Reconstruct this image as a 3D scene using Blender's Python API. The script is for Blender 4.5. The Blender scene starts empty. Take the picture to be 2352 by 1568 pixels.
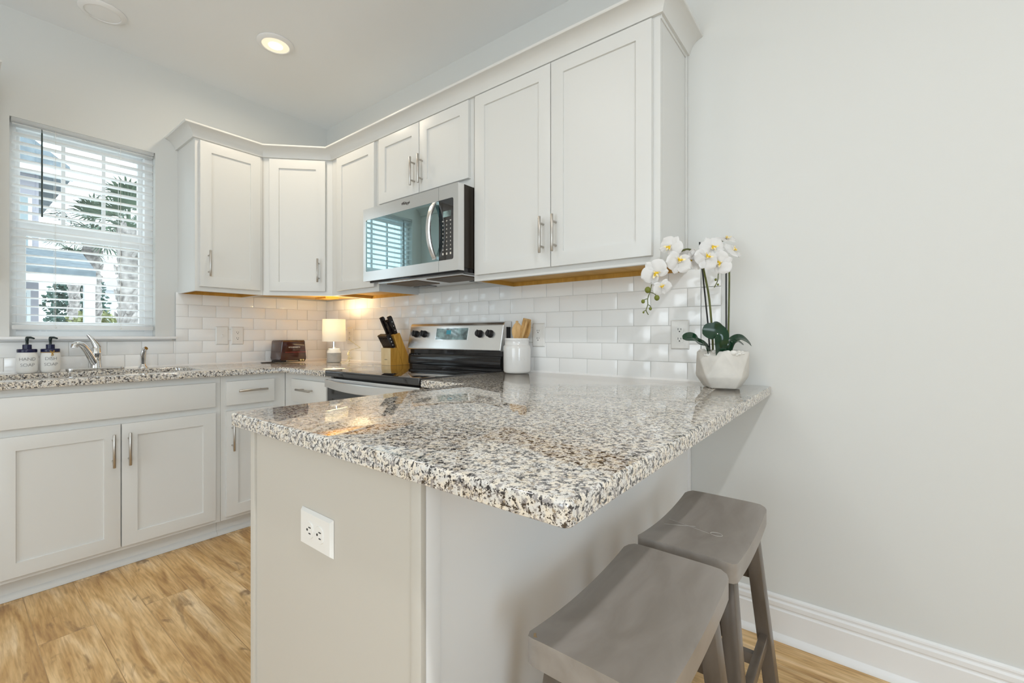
import bpy, bmesh, math, random
from math import sin, cos, pi, radians as R, sqrt, atan2
from mathutils import Vector, Matrix
from mathutils.geometry import tessellate_polygon

random.seed(7)
SC = bpy.context.scene
COL = SC.collection

# ------------------------------------------------------------------ camera
cam_d = bpy.data.cameras.new('camera')
cam_d.sensor_width = 36.0
cam_d.lens = 1021.7 / 2352 * 36.0
cam_d.shift_y = -13.8 / 2352
cam_d.clip_start = 0.05
cam_o = bpy.data.objects.new('camera', cam_d)
COL.objects.link(cam_o)
cam_o.location = (3.3457, -1.8876, 1.1046)
cam_o.rotation_euler = (R(90), 0, R(37.96))
SC.camera = cam_o

# ------------------------------------------------------------------ world, exposure
W = bpy.data.worlds.new('sky_world')
SC.world = W
W.use_nodes = True
bg = W.node_tree.nodes['Background']
bg.inputs[0].default_value = (0.80, 0.92, 1.0, 1)
bg.inputs[1].default_value = 3.3
SC.view_settings.view_transform = 'Standard'
SC.view_settings.look = 'None'
SC.view_settings.exposure = -0.06
SC.view_settings.gamma = 1.0
SC.view_settings.use_curve_mapping = False
SC.cycles.use_denoising = True
SC.cycles.max_bounces = 10
SC.cycles.diffuse_bounces = 5
SC.cycles.glossy_bounces = 5
SC.cycles.transparent_max_bounces = 12
SC.cycles.sample_clamp_indirect = 6.0

# ------------------------------------------------------------------ room lights
def area(name, loc, rot, sx, sy, power, color, spread=180):
    l = bpy.data.lights.new(name, 'AREA')
    l.shape = 'RECTANGLE'; l.size = sx; l.size_y = sy
    l.energy = power; l.color = color; l.spread = R(spread)
    o = bpy.data.objects.new(name, l); COL.objects.link(o)
    o.location = loc; o.rotation_euler = rot
    return o

def disk(name, loc, d, power, color, spread=180):
    l = bpy.data.lights.new(name, 'AREA')
    l.shape = 'DISK'; l.size = d; l.energy = power; l.color = color; l.spread = R(spread)
    o = bpy.data.objects.new(name, l); COL.objects.link(o); o.location = loc
    return o

DAY = (0.93, 0.97, 1.0)
COOL = (0.72, 0.87, 1.0)
WARM = (1.0, 0.86, 0.66)
# added fill lamps standing in for daylight at two unseen openings (walls y = -5.2 and x = 6.6)
area('added_daylight_front', (2.7, -5.05, 1.35), (R(130), 0, 0), 2.1, 2.1, 19, DAY)
area('added_daylight_side', (6.45, -3.3, 1.35), (R(105), 0, R(90)), 1.3, 2.1, 33, COOL)
# recessed ceiling lamps outside the frame
disk('downlight_dining', (3.90, -1.75, 2.735), 0.08, 19, (0.96, 0.98, 1.0))
disk('downlight_peninsula', (1.92, -1.75, 2.735), 0.16, 5, (1.0, 0.96, 0.90))

# ------------------------------------------------------------------ helpers
class MB:
    """collects shapes into one mesh"""
    def __init__(s, M=None):
        s.bm = bmesh.new(); s.M = M; s.mi = 0
    def _merge(s, tmp, T=None):
        me = bpy.data.meshes.new('t'); 
        if T is not None: bmesh.ops.transform(tmp, matrix=T, verts=tmp.verts)
        bmesh.ops.recalc_face_normals(tmp, faces=tmp.faces)
        for f in tmp.faces: f.material_index = s.mi
        tmp.to_mesh(me); tmp.free()
        s.bm.from_mesh(me); bpy.data.meshes.remove(me)
    def box(s, x0, x1, y0, y1, z0, z1, bev=0.0, seg=2, T=None):
        t = bmesh.new()
        bmesh.ops.create_cube(t, size=1.0)
        for v in t.verts:
            v.co = Vector(((x0+x1)/2 + v.co.x*(x1-x0), (y0+y1)/2 + v.co.y*(y1-y0), (z0+z1)/2 + v.co.z*(z1-z0)))
        if bev > 0:
            bmesh.ops.bevel(t, geom=list(t.edges), offset=bev, segments=seg, profile=0.6, affect='EDGES')
        s._merge(t, T); return s
    def prism(s, pts, axis, lo, hi, bev=0.0, seg=2, T=None):
        """polygon pts (a,b) extruded along axis"""
        t = bmesh.new()
        def P(a, b, c):
            return {'x': (c, a, b), 'y': (a, c, b), 'z': (a, b, c)}[axis]
        A = [t.verts.new(P(a, b, lo)) for a, b in pts]; B = [t.verts.new(P(a, b, hi)) for a, b in pts]
        n = len(pts)
        t.faces.new(A); t.faces.new(B[::-1])
        for i in range(n): t.faces.new((A[i], A[(i+1) % n], B[(i+1) % n], B[i]))
        if bev > 0:
            bmesh.ops.bevel(t, geom=list(t.edges), offset=bev, segments=seg, profile=0.6, affect='EDGES')
        s._merge(t, T); return s
    def lathe(s, prof, n=28, T=None, sq=0.0):
        """profile [(r,z)] turned round z; sq squares the plan"""
        t = bmesh.new(); rings = []
        def k(a):
            if sq <= 0: return 1.0
            p = 2 + sq * 6
            return (abs(cos(a))**p + abs(sin(a))**p) ** (-1/p)
        for r, z in prof:
            if r < 1e-6: rings.append([t.verts.new((0, 0, z))])
            else: rings.append([t.verts.new((r*k(2*pi*i/n)*cos(2*pi*i/n), r*k(2*pi*i/n)*sin(2*pi*i/n), z)) for i in range(n)])
        for a, b in zip(rings, rings[1:]):
            for i in range(n):
                j = (i+1) % n
                if len(a) == 1 and len(b) == 1: continue
                if len(a) == 1: t.faces.new((a[0], b[i], b[j]))
                elif len(b) == 1: t.faces.new((a[i], a[j], b[0]))
                else: t.faces.new((a[i], a[j], b[j], b[i]))
        s._merge(t, T); return s
    def tube(s, pts, r, n=8, T=None, caps=True, flat=1.0):
        pts = [Vector(p) for p in pts]
        rs = r if isinstance(r, (list, tuple)) else [r]*len(pts)
        t = bmesh.new(); rings = []; up = None
        for i, p in enumerate(pts):
            d = (pts[min(i+1, len(pts)-1)] - pts[max(i-1, 0)]).normalized()
            if up is None:
                up = Vector((0, 0, 1)) if abs(d.z) < 0.9 else Vector((1, 0, 0))
            u = (up - d*up.dot(d)).normalized(); up = u
            v = d.cross(u)
            rings.append([t.verts.new(p + (u*cos(2*pi*k/n)*flat + v*sin(2*pi*k/n))*rs[i]) for k in range(n)])
        for a, b in zip(rings, rings[1:]):
            for k in range(n): t.faces.new((a[k], a[(k+1) % n], b[(k+1) % n], b[k]))
        if caps:
            t.faces.new(rings[0][::-1]); t.faces.new(rings[-1])
        s._merge(t, T); return s
    def cyl(s, p0, p1, r, n=16, T=None):
        return s.tube([p0, p1], r, n, T)
    def ball(s, c, r, sc=(1, 1, 1), n=12, T=None):
        t = bmesh.new(); bmesh.ops.create_uvsphere(t, u_segments=n, v_segments=max(6, n//2+2), radius=r)
        for v in t.verts: v.co = Vector((v.co.x*sc[0], v.co.y*sc[1], v.co.z*sc[2])) + Vector(c)
        s._merge(t, T); return s
    def grid(s, fn, nu, nv, T=None, thick=0.0):
        t = bmesh.new()
        V = [[t.verts.new(fn(i/nu, j/nv)) for j in range(nv+1)] for i in range(nu+1)]
        for i in range(nu):
            for j in range(nv): t.faces.new((V[i][j], V[i+1][j], V[i+1][j+1], V[i][j+1]))
        if thick:
            bmesh.ops.recalc_face_normals(t, faces=t.faces)
            bmesh.ops.solidify(t, geom=list(t.faces), thickness=thick)
        s._merge(t, T); return s
    def raw(s, verts, faces, T=None):
        t = bmesh.new(); V = [t.verts.new(v) for v in verts]
        for f in faces:
            try: t.faces.new([V[i] for i in f])
            except ValueError: pass
        s._merge(t, T); return s
    def build(s, name, mats, parent=None, smooth=40, world=False):
        if s.M is not None: bmesh.ops.transform(s.bm, matrix=s.M, verts=s.bm.verts)
        if world and parent is not None:
            o = Vector((0, 0, 0)); p = parent
            while p is not None: o += Vector(p.location); p = p.parent
            bmesh.ops.translate(s.bm, vec=-o, verts=s.bm.verts)
        me = bpy.data.meshes.new(name); s.bm.to_mesh(me); s.bm.free()
        for m in (mats if isinstance(mats, (list, tuple)) else [mats]): me.materials.append(m)
        if smooth and len(me.polygons):
            me.polygons.foreach_set('use_smooth', [True]*len(me.polygons))
            me.set_sharp_from_angle(angle=R(smooth))
        ob = bpy.data.objects.new(name, me); COL.objects.link(ob)
        if parent is not None: ob.parent = parent
        return ob

def tag(o, label=None, cat=None, group=None, kind=None):
    if label: o['label'] = label
    if cat: o['category'] = cat
    if group: o['group'] = group
    if kind: o['kind'] = kind
    return o

def thing(name, label, cat, loc=(0, 0, 0), rz=0.0, group=None):
    o = bpy.data.objects.new(name, None); COL.objects.link(o)
    o.location = loc; o.rotation_euler = (0, 0, rz); o.empty_display_size = 0.05
    return tag(o, label, cat, group)

def kids(o): return [c for c in bpy.data.objects if c.parent is o]
def copy_tree(o, parent=None):
    c = o.copy(); COL.objects.link(c)
    if parent is not None: c.parent = parent
    for ch in kids(o): copy_tree(ch, c)
    return c

def text_geo(body, size, depth=0.001, thin=0.0, spacing=1.0):
    """letters as verts / faces, centred on x and baseline at 0, lying in xz and facing -y"""
    c = bpy.data.curves.new('t', 'FONT'); c.body = body; c.size = size; c.extrude = depth/2
    c.align_x = 'CENTER'; c.offset = thin; c.space_character = spacing; c.resolution_u = 3
    o = bpy.data.objects.new('t', c); COL.objects.link(o)
    me = bpy.data.meshes.new_from_object(o)
    vs = [Vector((v.co.x, -v.co.z, v.co.y)) for v in me.vertices]; fs = [tuple(p.vertices) for p in me.polygons]
    bpy.data.objects.remove(o); bpy.data.curves.remove(c); bpy.data.meshes.remove(me)
    return vs, fs

# ------------------------------------------------------------------ materials
def new_mat(name):
    m = bpy.data.materials.new(name); m.use_nodes = True
    return m, m.node_tree.nodes, m.node_tree.links, m.node_tree.nodes['Principled BSDF']

def mat(name, col, rough=0.5, metal=0.0, ior=1.45, coat=0.0, bump=0.0, bscale=200.0, var=0.0, vscale=8.0, emit=None, estr=0.0, stretch=None, trans=0.0, sss=0.0):
    m, N, L, b = new_mat(name)
    b.inputs['Base Color'].default_value = (*col, 1)
    b.inputs['Roughness'].default_value = rough
    b.inputs['Metallic'].default_value = metal
    b.inputs['IOR'].default_value = ior
    if coat: b.inputs['Coat Weight'].default_value = coat; b.inputs['Coat Roughness'].default_value = 0.03
    if trans: b.inputs['Transmission Weight'].default_value = trans
    if sss: b.inputs['Subsurface Weight'].default_value = sss; b.inputs['Subsurface Radius'].default_value = (0.02, 0.015, 0.01)
    if emit: b.inputs['Emission Color'].default_value = (*emit, 1); b.inputs['Emission Strength'].default_value = estr
    tc = N.new('ShaderNodeTexCoord')
    vec = tc.outputs['Object']
    if stretch:
        mp = N.new('ShaderNodeMapping'); mp.inputs['Scale'].default_value = stretch
        L.new(vec, mp.inputs['Vector']); vec = mp.outputs['Vector']
    if bump:
        n = N.new('ShaderNodeTexNoise'); n.inputs['Scale'].default_value = bscale; n.inputs['Detail'].default_value = 3
        L.new(vec, n.inputs['Vector'])
        bp = N.new('ShaderNodeBump'); bp.inputs['Strength'].default_value = bump; bp.inputs['Distance'].default_value = 0.002
        L.new(n.outputs['Fac'], bp.inputs['Height']); L.new(bp.outputs['Normal'], b.inputs['Normal'])
    if var:
        n = N.new('ShaderNodeTexNoise'); n.inputs['Scale'].default_value = vscale; n.inputs['Detail'].default_value = 4
        L.new(vec, n.inputs['Vector'])
        r = N.new('ShaderNodeValToRGB')
        r.color_ramp.elements[0].position = 0.35; r.color_ramp.elements[1].position = 0.68
        r.color_ramp.elements[0].color = tuple(c*(1-var) for c in col) + (1,)
        r.color_ramp.elements[1].color = tuple(min(1, c*(1+var*0.6)) for c in col) + (1,)
        L.new(n.outputs['Fac'], r.inputs['Fac']); L.new(r.outputs['Color'], b.inputs['Base Color'])
    return m

def granite_mat():
    m, N, L, b = new_mat('speckled_granite')
    tc = N.new('ShaderNodeTexCoord')
    def noise(scale, det, rough=0.55, off=(0, 0, 0)):
        mp = N.new('ShaderNodeMapping'); mp.inputs['Location'].default_value = off
        L.new(tc.outputs['Object'], mp.inputs['Vector'])
        n = N.new('ShaderNodeTexNoise'); n.inputs['Scale'].default_value = scale; n.inputs['Detail'].default_value = det
        n.inputs['Roughness'].default_value = rough
        L.new(mp.outputs['Vector'], n.inputs['Vector']); return n.outputs['Fac']
    def ramp(f, a, bb, inv=False):
        r = N.new('ShaderNodeMapRange'); r.inputs['From Min'].default_value = a; r.inputs['From Max'].default_value = bb
        if inv: r.inputs['To Min'].default_value = 1; r.inputs['To Max'].default_value = 0
        L.new(f, r.inputs['Value']); return r.outputs['Result']
    def mix(f, A, B):
        x = N.new('ShaderNodeMix'); x.data_type = 'RGBA'
        L.new(f, x.inputs['Factor'])
        for s, v in ((6, A), (7, B)):
            if isinstance(v, tuple): x.inputs[s].default_value = (*v, 1)
            else: L.new(v, x.inputs[s])
        return x.outputs[2]
    c = mix(ramp(noise(75, 2, 0.5), 0.40, 0.60), (0.80, 0.725, 0.61), (0.70, 0.68, 0.645))
    c = mix(ramp(noise(32, 3, 0.6, (2, 6, 3)), 0.60, 0.74), c, (0.58, 0.47, 0.33))
    c = mix(ramp(noise(90, 3, 0.6, (3, 1, 2)), 0.575, 0.64), c, (0.34, 0.27, 0.19))
    c = mix(ramp(noise(115, 3, 0.6, (7, 5, 1)), 0.54, 0.61), c, (0.32, 0.295, 0.285))
    c = mix(ramp(noise(125, 4, 0.66, (1, 9, 4)), 0.543, 0.575), c, (0.018, 0.016, 0.02))
    c = mix(ramp(noise(280, 2, 0.6, (5, 2, 8)), 0.60, 0.65), c, (0.06, 0.055, 0.055))
    L.new(c, b.inputs['Base Color'])
    b.inputs['Roughness'].default_value = 0.022
    b.inputs['IOR'].default_value = 2.05
    return m

def floor_mat():
    m, N, L, b = new_mat('oak_plank_floor')
    tc = N.new('ShaderNodeTexCoord')
    br = N.new('ShaderNodeTexBrick')
    br.offset = 0.37; br.offset_frequency = 2; br.squash = 1.0
    br.inputs['Scale'].default_value = 1.0
    br.inputs['Brick Width'].default_value = 1.22; br.inputs['Row Height'].default_value = 0.152
    br.inputs['Mortar Size'].default_value = 0.0012; br.inputs['Mortar Smooth'].default_value = 0.2
    br.inputs['Color1'].default_value = (0.0, 0.0, 0.0, 1); br.inputs['Color2'].default_value = (1, 1, 1, 1)
    br.inputs['Mortar'].default_value = (0.5, 0.5, 0.5, 1)
    br.inputs['Bias'].default_value = 0.0
    mp0 = N.new('ShaderNodeMapping'); mp0.inputs['Location'].default_value = (0.18, 0.006, 0)
    L.new(tc.outputs['Object'], mp0.inputs['Vector']); L.new(mp0.outputs['Vector'], br.inputs['Vector'])
    # per plank offset for the grain
    sep = N.new('ShaderNodeSeparateColor'); L.new(br.outputs['Color'], sep.inputs['Color'])
    def math_(op, a, bb):
        x = N.new('ShaderNodeMath'); x.operation = op
        for i, v in enumerate((a, bb)):
            if isinstance(v, (int, float)): x.inputs[i].default_value = v
            else: L.new(v, x.inputs[i])
        return x.outputs[0]
    comb = N.new('ShaderNodeCombineXYZ')
    L.new(math_('MULTIPLY', sep.outputs[0], 17.0), comb.inputs[0]); L.new(math_('MULTIPLY', sep.outputs[0], 5.0), comb.inputs[1])
    add = N.new('ShaderNodeVectorMath'); add.operation = 'ADD'
    L.new(tc.outputs['Object'], add.inputs[0]); L.new(comb.outputs[0], add.inputs[1])
    def noise(scl, scale, det, dist=0.0):
        mp = N.new('ShaderNodeMapping'); mp.inputs['Scale'].default_value = scl
        L.new(add.outputs[0], mp.inputs['Vector'])
        n = N.new('ShaderNodeTexNoise'); n.inputs['Scale'].default_value = scale; n.inputs['Detail'].default_value = det
        n.inputs['Distortion'].default_value = dist
        L.new(mp.outputs['Vector'], n.inputs['Vector']); return n.outputs['Fac']
    def ramp(f, stops):
        r = N.new('ShaderNodeValToRGB'); e = r.color_ramp.elements
        e[0].position = stops[0][0]; e[0].color = (*stops[0][1], 1)
        e[1].position = stops[-1][0]; e[1].color = (*stops[-1][1], 1)
        for p, c in stops[1:-1]:
            q = e.new(p); q.color = (*c, 1)
        L.new(f, r.inputs['Fac']); return r.outputs['Color']
    def mix(f, A, B, mode='MIX'):
        x = N.new('ShaderNodeMix'); x.data_type = 'RGBA'; x.blend_type = mode
        if isinstance(f, float): x.inputs['Factor'].default_value = f
        else: L.new(f, x.inputs['Factor'])
        for s, v in ((6, A), (7, B)):
            if isinstance(v, tuple): x.inputs[s].default_value = (*v, 1)
            else: L.new(v, x.inputs[s])
        return x.outputs[2]
    base = ramp(noise((1.0, 7.0, 1.0), 2.2, 5, 0.8), [(0.30, (0.40, 0.22, 0.075)), (0.42, (0.60, 0.375, 0.155)), (0.55, (0.74, 0.51, 0.25)), (0.72, (0.88, 0.68, 0.43))])
    fine = ramp(noise((1.0, 14.0, 1.0), 9.0, 6, 0.4), [(0.3, (0.62, 0.54, 0.44)), (0.6, (1.06, 1.06, 1.06))])
    c = mix(0.75, base, fine, 'MULTIPLY')
    knot = ramp(noise((1.0, 2.6, 1.0), 4.5, 5, 1.6), [(0.60, (0.0, 0.0, 0.0)), (0.74, (0.85, 0.85, 0.85))])
    c = mix(knot, c, (0.20, 0.105, 0.04))
    tone = ramp(sep.outputs[0], [(0.0, (0.86, 0.83, 0.78)), (1.0, (1.10, 1.10, 1.10))])
    c = mix(0.8, c, tone, 'MULTIPLY')
    c = mix(math_('MULTIPLY', br.outputs['Fac'], 0.45), c, (0.16, 0.085, 0.035))
    L.new(c, b.inputs['Base Color'])
    b.inputs['Roughness'].default_value = 0.38
    bp = N.new('ShaderNodeBump'); bp.inputs['Strength'].default_value = 0.12; bp.inputs['Distance'].default_value = 0.001
    L.new(math_('SUBTRACT', 1.0, br.outputs['Fac']), bp.inputs['Height']); L.new(bp.outputs['Normal'], b.inputs['Normal'])
    return m

def wood_mat(name, dark, light, rough=0.45, scl=(3, 3, 40), scale=3.0, spec=1.45):
    m, N, L, b = new_mat(name)
    tc = N.new('ShaderNodeTexCoord'); mp = N.new('ShaderNodeMapping'); mp.inputs['Scale'].default_value = scl
    n = N.new('ShaderNodeTexNoise'); n.inputs['Scale'].default_value = scale; n.inputs['Detail'].default_value = 5; n.inputs['Distortion'].default_value = 0.5
    r = N.new('ShaderNodeValToRGB'); r.color_ramp.elements[0].position = 0.3; r.color_ramp.elements[1].position = 0.7
    r.color_ramp.elements[0].color = (*dark, 1); r.color_ramp.elements[1].color = (*light, 1)
    L.new(tc.outputs['Object'], mp.inputs['Vector']); L.new(mp.outputs['Vector'], n.inputs['Vector'])
    L.new(n.outputs['Fac'], r.inputs['Fac']); L.new(r.outputs['Color'], b.inputs['Base Color'])
    b.inputs['Roughness'].default_value = rough; b.inputs['IOR'].default_value = spec
    return m

def sheer_mat(name, col, tcol, f):
    m, N, L, b = new_mat(name)
    b.inputs['Base Color'].default_value = (*col, 1); b.inputs['Roughness'].default_value = 0.6
    t = N.new('ShaderNodeBsdfTranslucent'); t.inputs['Color'].default_value = (*tcol, 1)
    x = N.new('ShaderNodeMixShader'); x.inputs[0].default_value = f
    L.new(b.outputs[0], x.inputs[1]); L.new(t.outputs[0], x.inputs[2])
    L.new(x.outputs[0], N['Material Output'].inputs['Surface'])
    return m

def pane_mat():
    m, N, L, b = new_mat('window_glass')
    N.remove(b)
    t = N.new('ShaderNodeBsdfTransparent'); t.inputs['Color'].default_value = (0.97, 0.99, 0.985, 1)
    g = N.new('ShaderNodeBsdfGlossy'); g.inputs['Roughness'].default_value = 0.0
    x = N.new('ShaderNodeMixShader'); x.inputs[0].default_value = 0.06
    L.new(t.outputs[0], x.inputs[1]); L.new(g.outputs[0], x.inputs[2])
    L.new(x.outputs[0], N['Material Output'].inputs['Surface'])
    return m

M = {}
M['wall'] = mat('wall_paint', (0.71, 0.715, 0.695), 0.75, bump=0.06, bscale=350)
M['ceiling'] = mat('ceiling_paint', (0.875, 0.895, 0.91), 0.85, bump=0.05, bscale=300)
M['cab'] = mat('cabinet_paint', (0.715, 0.715, 0.695), 0.38, bump=0.02, bscale=150)
M['trim'] = mat('trim_paint', (0.86, 0.86, 0.86), 0.35)
M['knee'] = mat('peninsula_warm_lit_paint', (0.58, 0.55, 0.495), 0.5, bump=0.04, bscale=300)  # warm light on the end faces put into the colour as beige
M['tile'] = mat('glazed_tile', (0.92, 0.92, 0.91), 0.10, ior=1.55, bump=0.005, bscale=25)
M['grout'] = mat('grout', (0.72, 0.71, 0.68), 0.9)
M['granite'] = granite_mat()
M['floor'] = floor_mat()
M['steel'] = mat('brushed_steel', (0.80, 0.80, 0.80), 0.25, metal=1.0, bump=0.03, bscale=90, stretch=(1, 1, 30))
M['nickel'] = mat('brushed_nickel', (0.50, 0.47, 0.43), 0.30, metal=1.0)
M['chrome'] = mat('chrome', (0.80, 0.81, 0.82), 0.06, metal=1.0)
M['blackglass'] = mat('black_glass', (0.010, 0.010, 0.012), 0.02, ior=1.8)
M['ovenglass'] = mat('dark_window_glass', (0.36, 0.50, 0.53), 0.015, metal=1.0)
M['blackenamel'] = mat('black_enamel', (0.010, 0.009, 0.010), 0.06, ior=1.5)
M['black'] = mat('black_plastic', (0.018, 0.017, 0.018), 0.3)
M['darkpaint'] = mat('dark_brown_paint', (0.02, 0.014, 0.009), 0.35)
M['under'] = wood_mat('bare_maple_underside', (0.50, 0.27, 0.045), (0.62, 0.36, 0.075), 0.5, (20, 3, 3), 2.0)
M['stool'] = wood_mat('grey_stained_wood', (0.265, 0.235, 0.205), (0.345, 0.312, 0.282), 0.32, (10, 3, 10), 2.2)
M['stoolleg'] = wood_mat('shade_darkened_stain', (0.105, 0.082, 0.062), (0.150, 0.122, 0.098), 0.28, (10, 10, 3), 2.2)  # darker copy of the seat wood, shade on the legs put into its colour
M['wear'] = mat('bare_wood_chip', (0.42, 0.30, 0.17), 0.6)
M['blind'] = sheer_mat('blind_slat_plastic', (0.92, 0.92, 0.91), (0.97, 0.97, 0.97), 0.7)
M['vinyl'] = mat('window_vinyl', (0.85, 0.86, 0.86), 0.3)
M['pane'] = pane_mat()
M['cord'] = mat('white_cord', (0.82, 0.82, 0.80), 0.6)
M['wand'] = mat('grey_wand', (0.035, 0.055, 0.055), 0.3)
M['shade'] = sheer_mat('linen_shade', (0.88, 0.86, 0.80), (1.0, 0.95, 0.86), 0.15)
M['ceramic'] = mat('white_ceramic', (0.80, 0.79, 0.77), 0.12, ior=1.5, coat=0.3)
M['jarwhite'] = mat('white_glazed_jar', (0.80, 0.79, 0.76), 0.35, ior=1.45)
M['concrete'] = mat('grey_concrete', (0.42, 0.41, 0.39), 0.8, bump=0.1, bscale=120, var=0.12, vscale=25)
M['pot'] = mat('washed_cement_pot', (0.70, 0.67, 0.62), 0.85, bump=0.12, bscale=90, var=0.10, vscale=16)
M['navy'] = mat('navy_plastic', (0.012, 0.014, 0.055), 0.25)
M['darkgreen'] = mat('dark_green_plastic', (0.012, 0.022, 0.022), 0.25)
M['twine'] = mat('jute_twine', (0.50, 0.29, 0.07), 0.9)
M['ink'] = mat('engraved_letters', (0.16, 0.16, 0.16), 0.7)
M['outlet'] = mat('outlet_plastic', (0.84, 0.83, 0.80), 0.3)
M['slot'] = mat('slot_black', (0.01, 0.01, 0.01), 0.6)
M['bamboo'] = wood_mat('golden_wood_block', (0.54, 0.255, 0.035), (0.78, 0.43, 0.08), 0.4, (3, 40, 3), 3)
M['palewood'] = wood_mat('pale_wood_face', (0.66, 0.50, 0.27), (0.76, 0.61, 0.37), 0.45, (6, 6, 2), 4)
M['spoon'] = wood_mat('beech_spoon', (0.52, 0.29, 0.09), (0.72, 0.48, 0.22), 0.5, (12, 12, 3), 5)
M['handle'] = mat('black_knife_handle', (0.014, 0.009, 0.008), 0.25)
M['rivet'] = mat('steel_rivet', (0.8, 0.8, 0.8), 0.2, metal=1.0)
M['toaster'] = mat('gloss_black_toaster', (0.050, 0.016, 0.013), 0.10, ior=1.7)  # red reflection on the black body put into the base colour
M['logo'] = mat('printed_logo', (0.75, 0.72, 0.65), 0.5)
M['darklogo'] = mat('dark_printed_logo', (0.10, 0.09, 0.08), 0.5)
M['petal'] = sheer_mat('white_petal', (0.88, 0.87, 0.86), (0.9, 0.88, 0.86), 0.3)
M['lip'] = mat('yellow_lip', (0.78, 0.52, 0.02), 0.5)
M['lippale'] = mat('cream_lip', (0.86, 0.76, 0.50), 0.5)
M['stem'] = mat('olive_stem', (0.11, 0.125, 0.035), 0.4, var=0.25, vscale=40)
M['bud'] = mat('green_bud', (0.15, 0.17, 0.02), 0.4)
M['stake'] = mat('black_stake', (0.012, 0.012, 0.014), 0.35)
M['leaf'] = mat('glossy_orchid_leaf', (0.004, 0.035, 0.014), 0.14, ior=1.55)
M['pebble'] = mat('white_pebble', (0.80, 0.78, 0.74), 0.7)
M['lampcord'] = mat('clear_lamp_cord', (0.66, 0.60, 0.40), 0.4)
M['display'] = mat('display_screen', (0.22, 0.33, 0.33), 0.04, ior=1.9, var=0.75, vscale=22)  # mottled reflection painted as noise in the base colour
M['mesh'] = mat('brown_grease_filter', (0.12, 0.08, 0.045), 0.5, metal=0.6, bump=0.6, bscale=260)
M['housewall'] = mat('lavender_siding', (0.40, 0.385, 0.43), 0.8)
M['houseroof'] = mat('slate_roof', (0.21, 0.25, 0.28), 0.8, var=0.2, vscale=6)
M['housetrim'] = mat('house_trim', (0.78, 0.80, 0.80), 0.7)
M['housewin'] = mat('house_window', (0.30, 0.36, 0.38), 0.2)
M['whitehouse'] = mat('white_siding', (0.74, 0.76, 0.80), 0.8)
M['trunk'] = mat('palm_trunk_boots', (0.44, 0.40, 0.38), 0.9, bump=1.0, bscale=14, var=0.45, vscale=9)
M['frond'] = mat('palm_frond', (0.10, 0.15, 0.10), 0.5, var=0.4, vscale=3)  # green dulled so the outdoor haze sits in the colour
M['shrub'] = mat('yellow_green_shrub', (0.38, 0.40, 0.20), 0.7, var=0.4, vscale=4)
M['tree'] = mat('dark_green_tree', (0.10, 0.18, 0.15), 0.7, var=0.4, vscale=2)
M['ground'] = mat('pale_driveway', (0.62, 0.62, 0.60), 0.9, var=0.1, vscale=2)
M['lens_on'] = mat('lit_lens', (0.9, 0.85, 0.7), 0.5, emit=(1.0, 0.88, 0.66), estr=0.6)
M['bulb'] = mat('lit_bulb', (1, 1, 1), 0.5, emit=(1.0, 0.93, 0.78), estr=4.0)
M['lens_off'] = mat('dark_lens', (0.88, 0.89, 0.90), 0.3)

def structure(o):
    o['kind'] = 'structure'; return o

# ------------------------------------------------------------------ room shell
CEIL = 2.743
b = MB(); b.box(-0.15, 6.75, -5.35, 0.15, -0.12, 0.0); structure(b.build('floor', M['floor'], smooth=0))
b = MB(); b.box(-0.15, 6.75, -5.35, 0.15, CEIL, CEIL+0.12); structure(b.build('ceiling', M['ceiling'], smooth=0))
b = MB(); b.box(-0.15, 6.75, 0.0, 0.15, 0.0, CEIL); structure(b.build('wall_back', M['wall'], smooth=0))
WY0, WY1, WZ0, WZ1 = -1.680, -1.096, 1.098, 2.203          # window opening over the sink
b = MB()
b.box(-0.15, 0, -5.35, WY0, 0, CEIL); b.box(-0.15, 0, WY1, 0.0, 0, CEIL)
b.box(-0.15, 0, WY0, WY1, 0, WZ0); b.box(-0.15, 0, WY0, WY1, WZ1, CEIL)
structure(b.build('wall_left', M['wall'], smooth=0))
b = MB()                                                    # unglazed openings behind the camera, put in and sized for sky light
b.box(0, 1.6, -5.35, -5.2, 0, CEIL); b.box(3.8, 6.75, -5.35, -5.2, 0, CEIL)
b.box(1.6, 3.8, -5.35, -5.2, 2.45, CEIL); b.box(1.6, 3.8, -5.35, -5.2, 0, 0.25)
structure(b.build('wall_front', M['wall'], smooth=0))
b = MB()
b.box(6.6, 6.75, -5.2, -4.0, 0, CEIL); b.box(6.6, 6.75, -2.6, 0, 0, CEIL)
b.box(6.6, 6.75, -4.0, -2.6, 2.45, CEIL); b.box(6.6, 6.75, -4.0, -2.6, 0, 0.25)
structure(b.build('wall_right', M['wall'], smooth=0))

def baseboard(name, x0, x1):
    p = [(0, 0), (-.030, 0), (-.029, .008), (-.024, .016), (-.016, .021), (-.0145, .023), (-.0145, .104), (-.010, .108), (-.010, .112),
         (-.0135, .118), (-.0135, .132), (-.0075, .137), (-.0075, .141), (-.010, .146), (-.009, .152), (-.003, .157), (0, .157)]
    b = MB(); b.prism(p, 'x', x0, x1); return structure(b.build(name, M['trim'], smooth=30))
baseboard('baseboard_back', 2.812, 6.6)
b = MB(); b.box(0.0005, 0.0145, -5.2, -2.405, 0.0, 0.150, .003); structure(b.build('baseboard_left', M['trim']))

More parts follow.
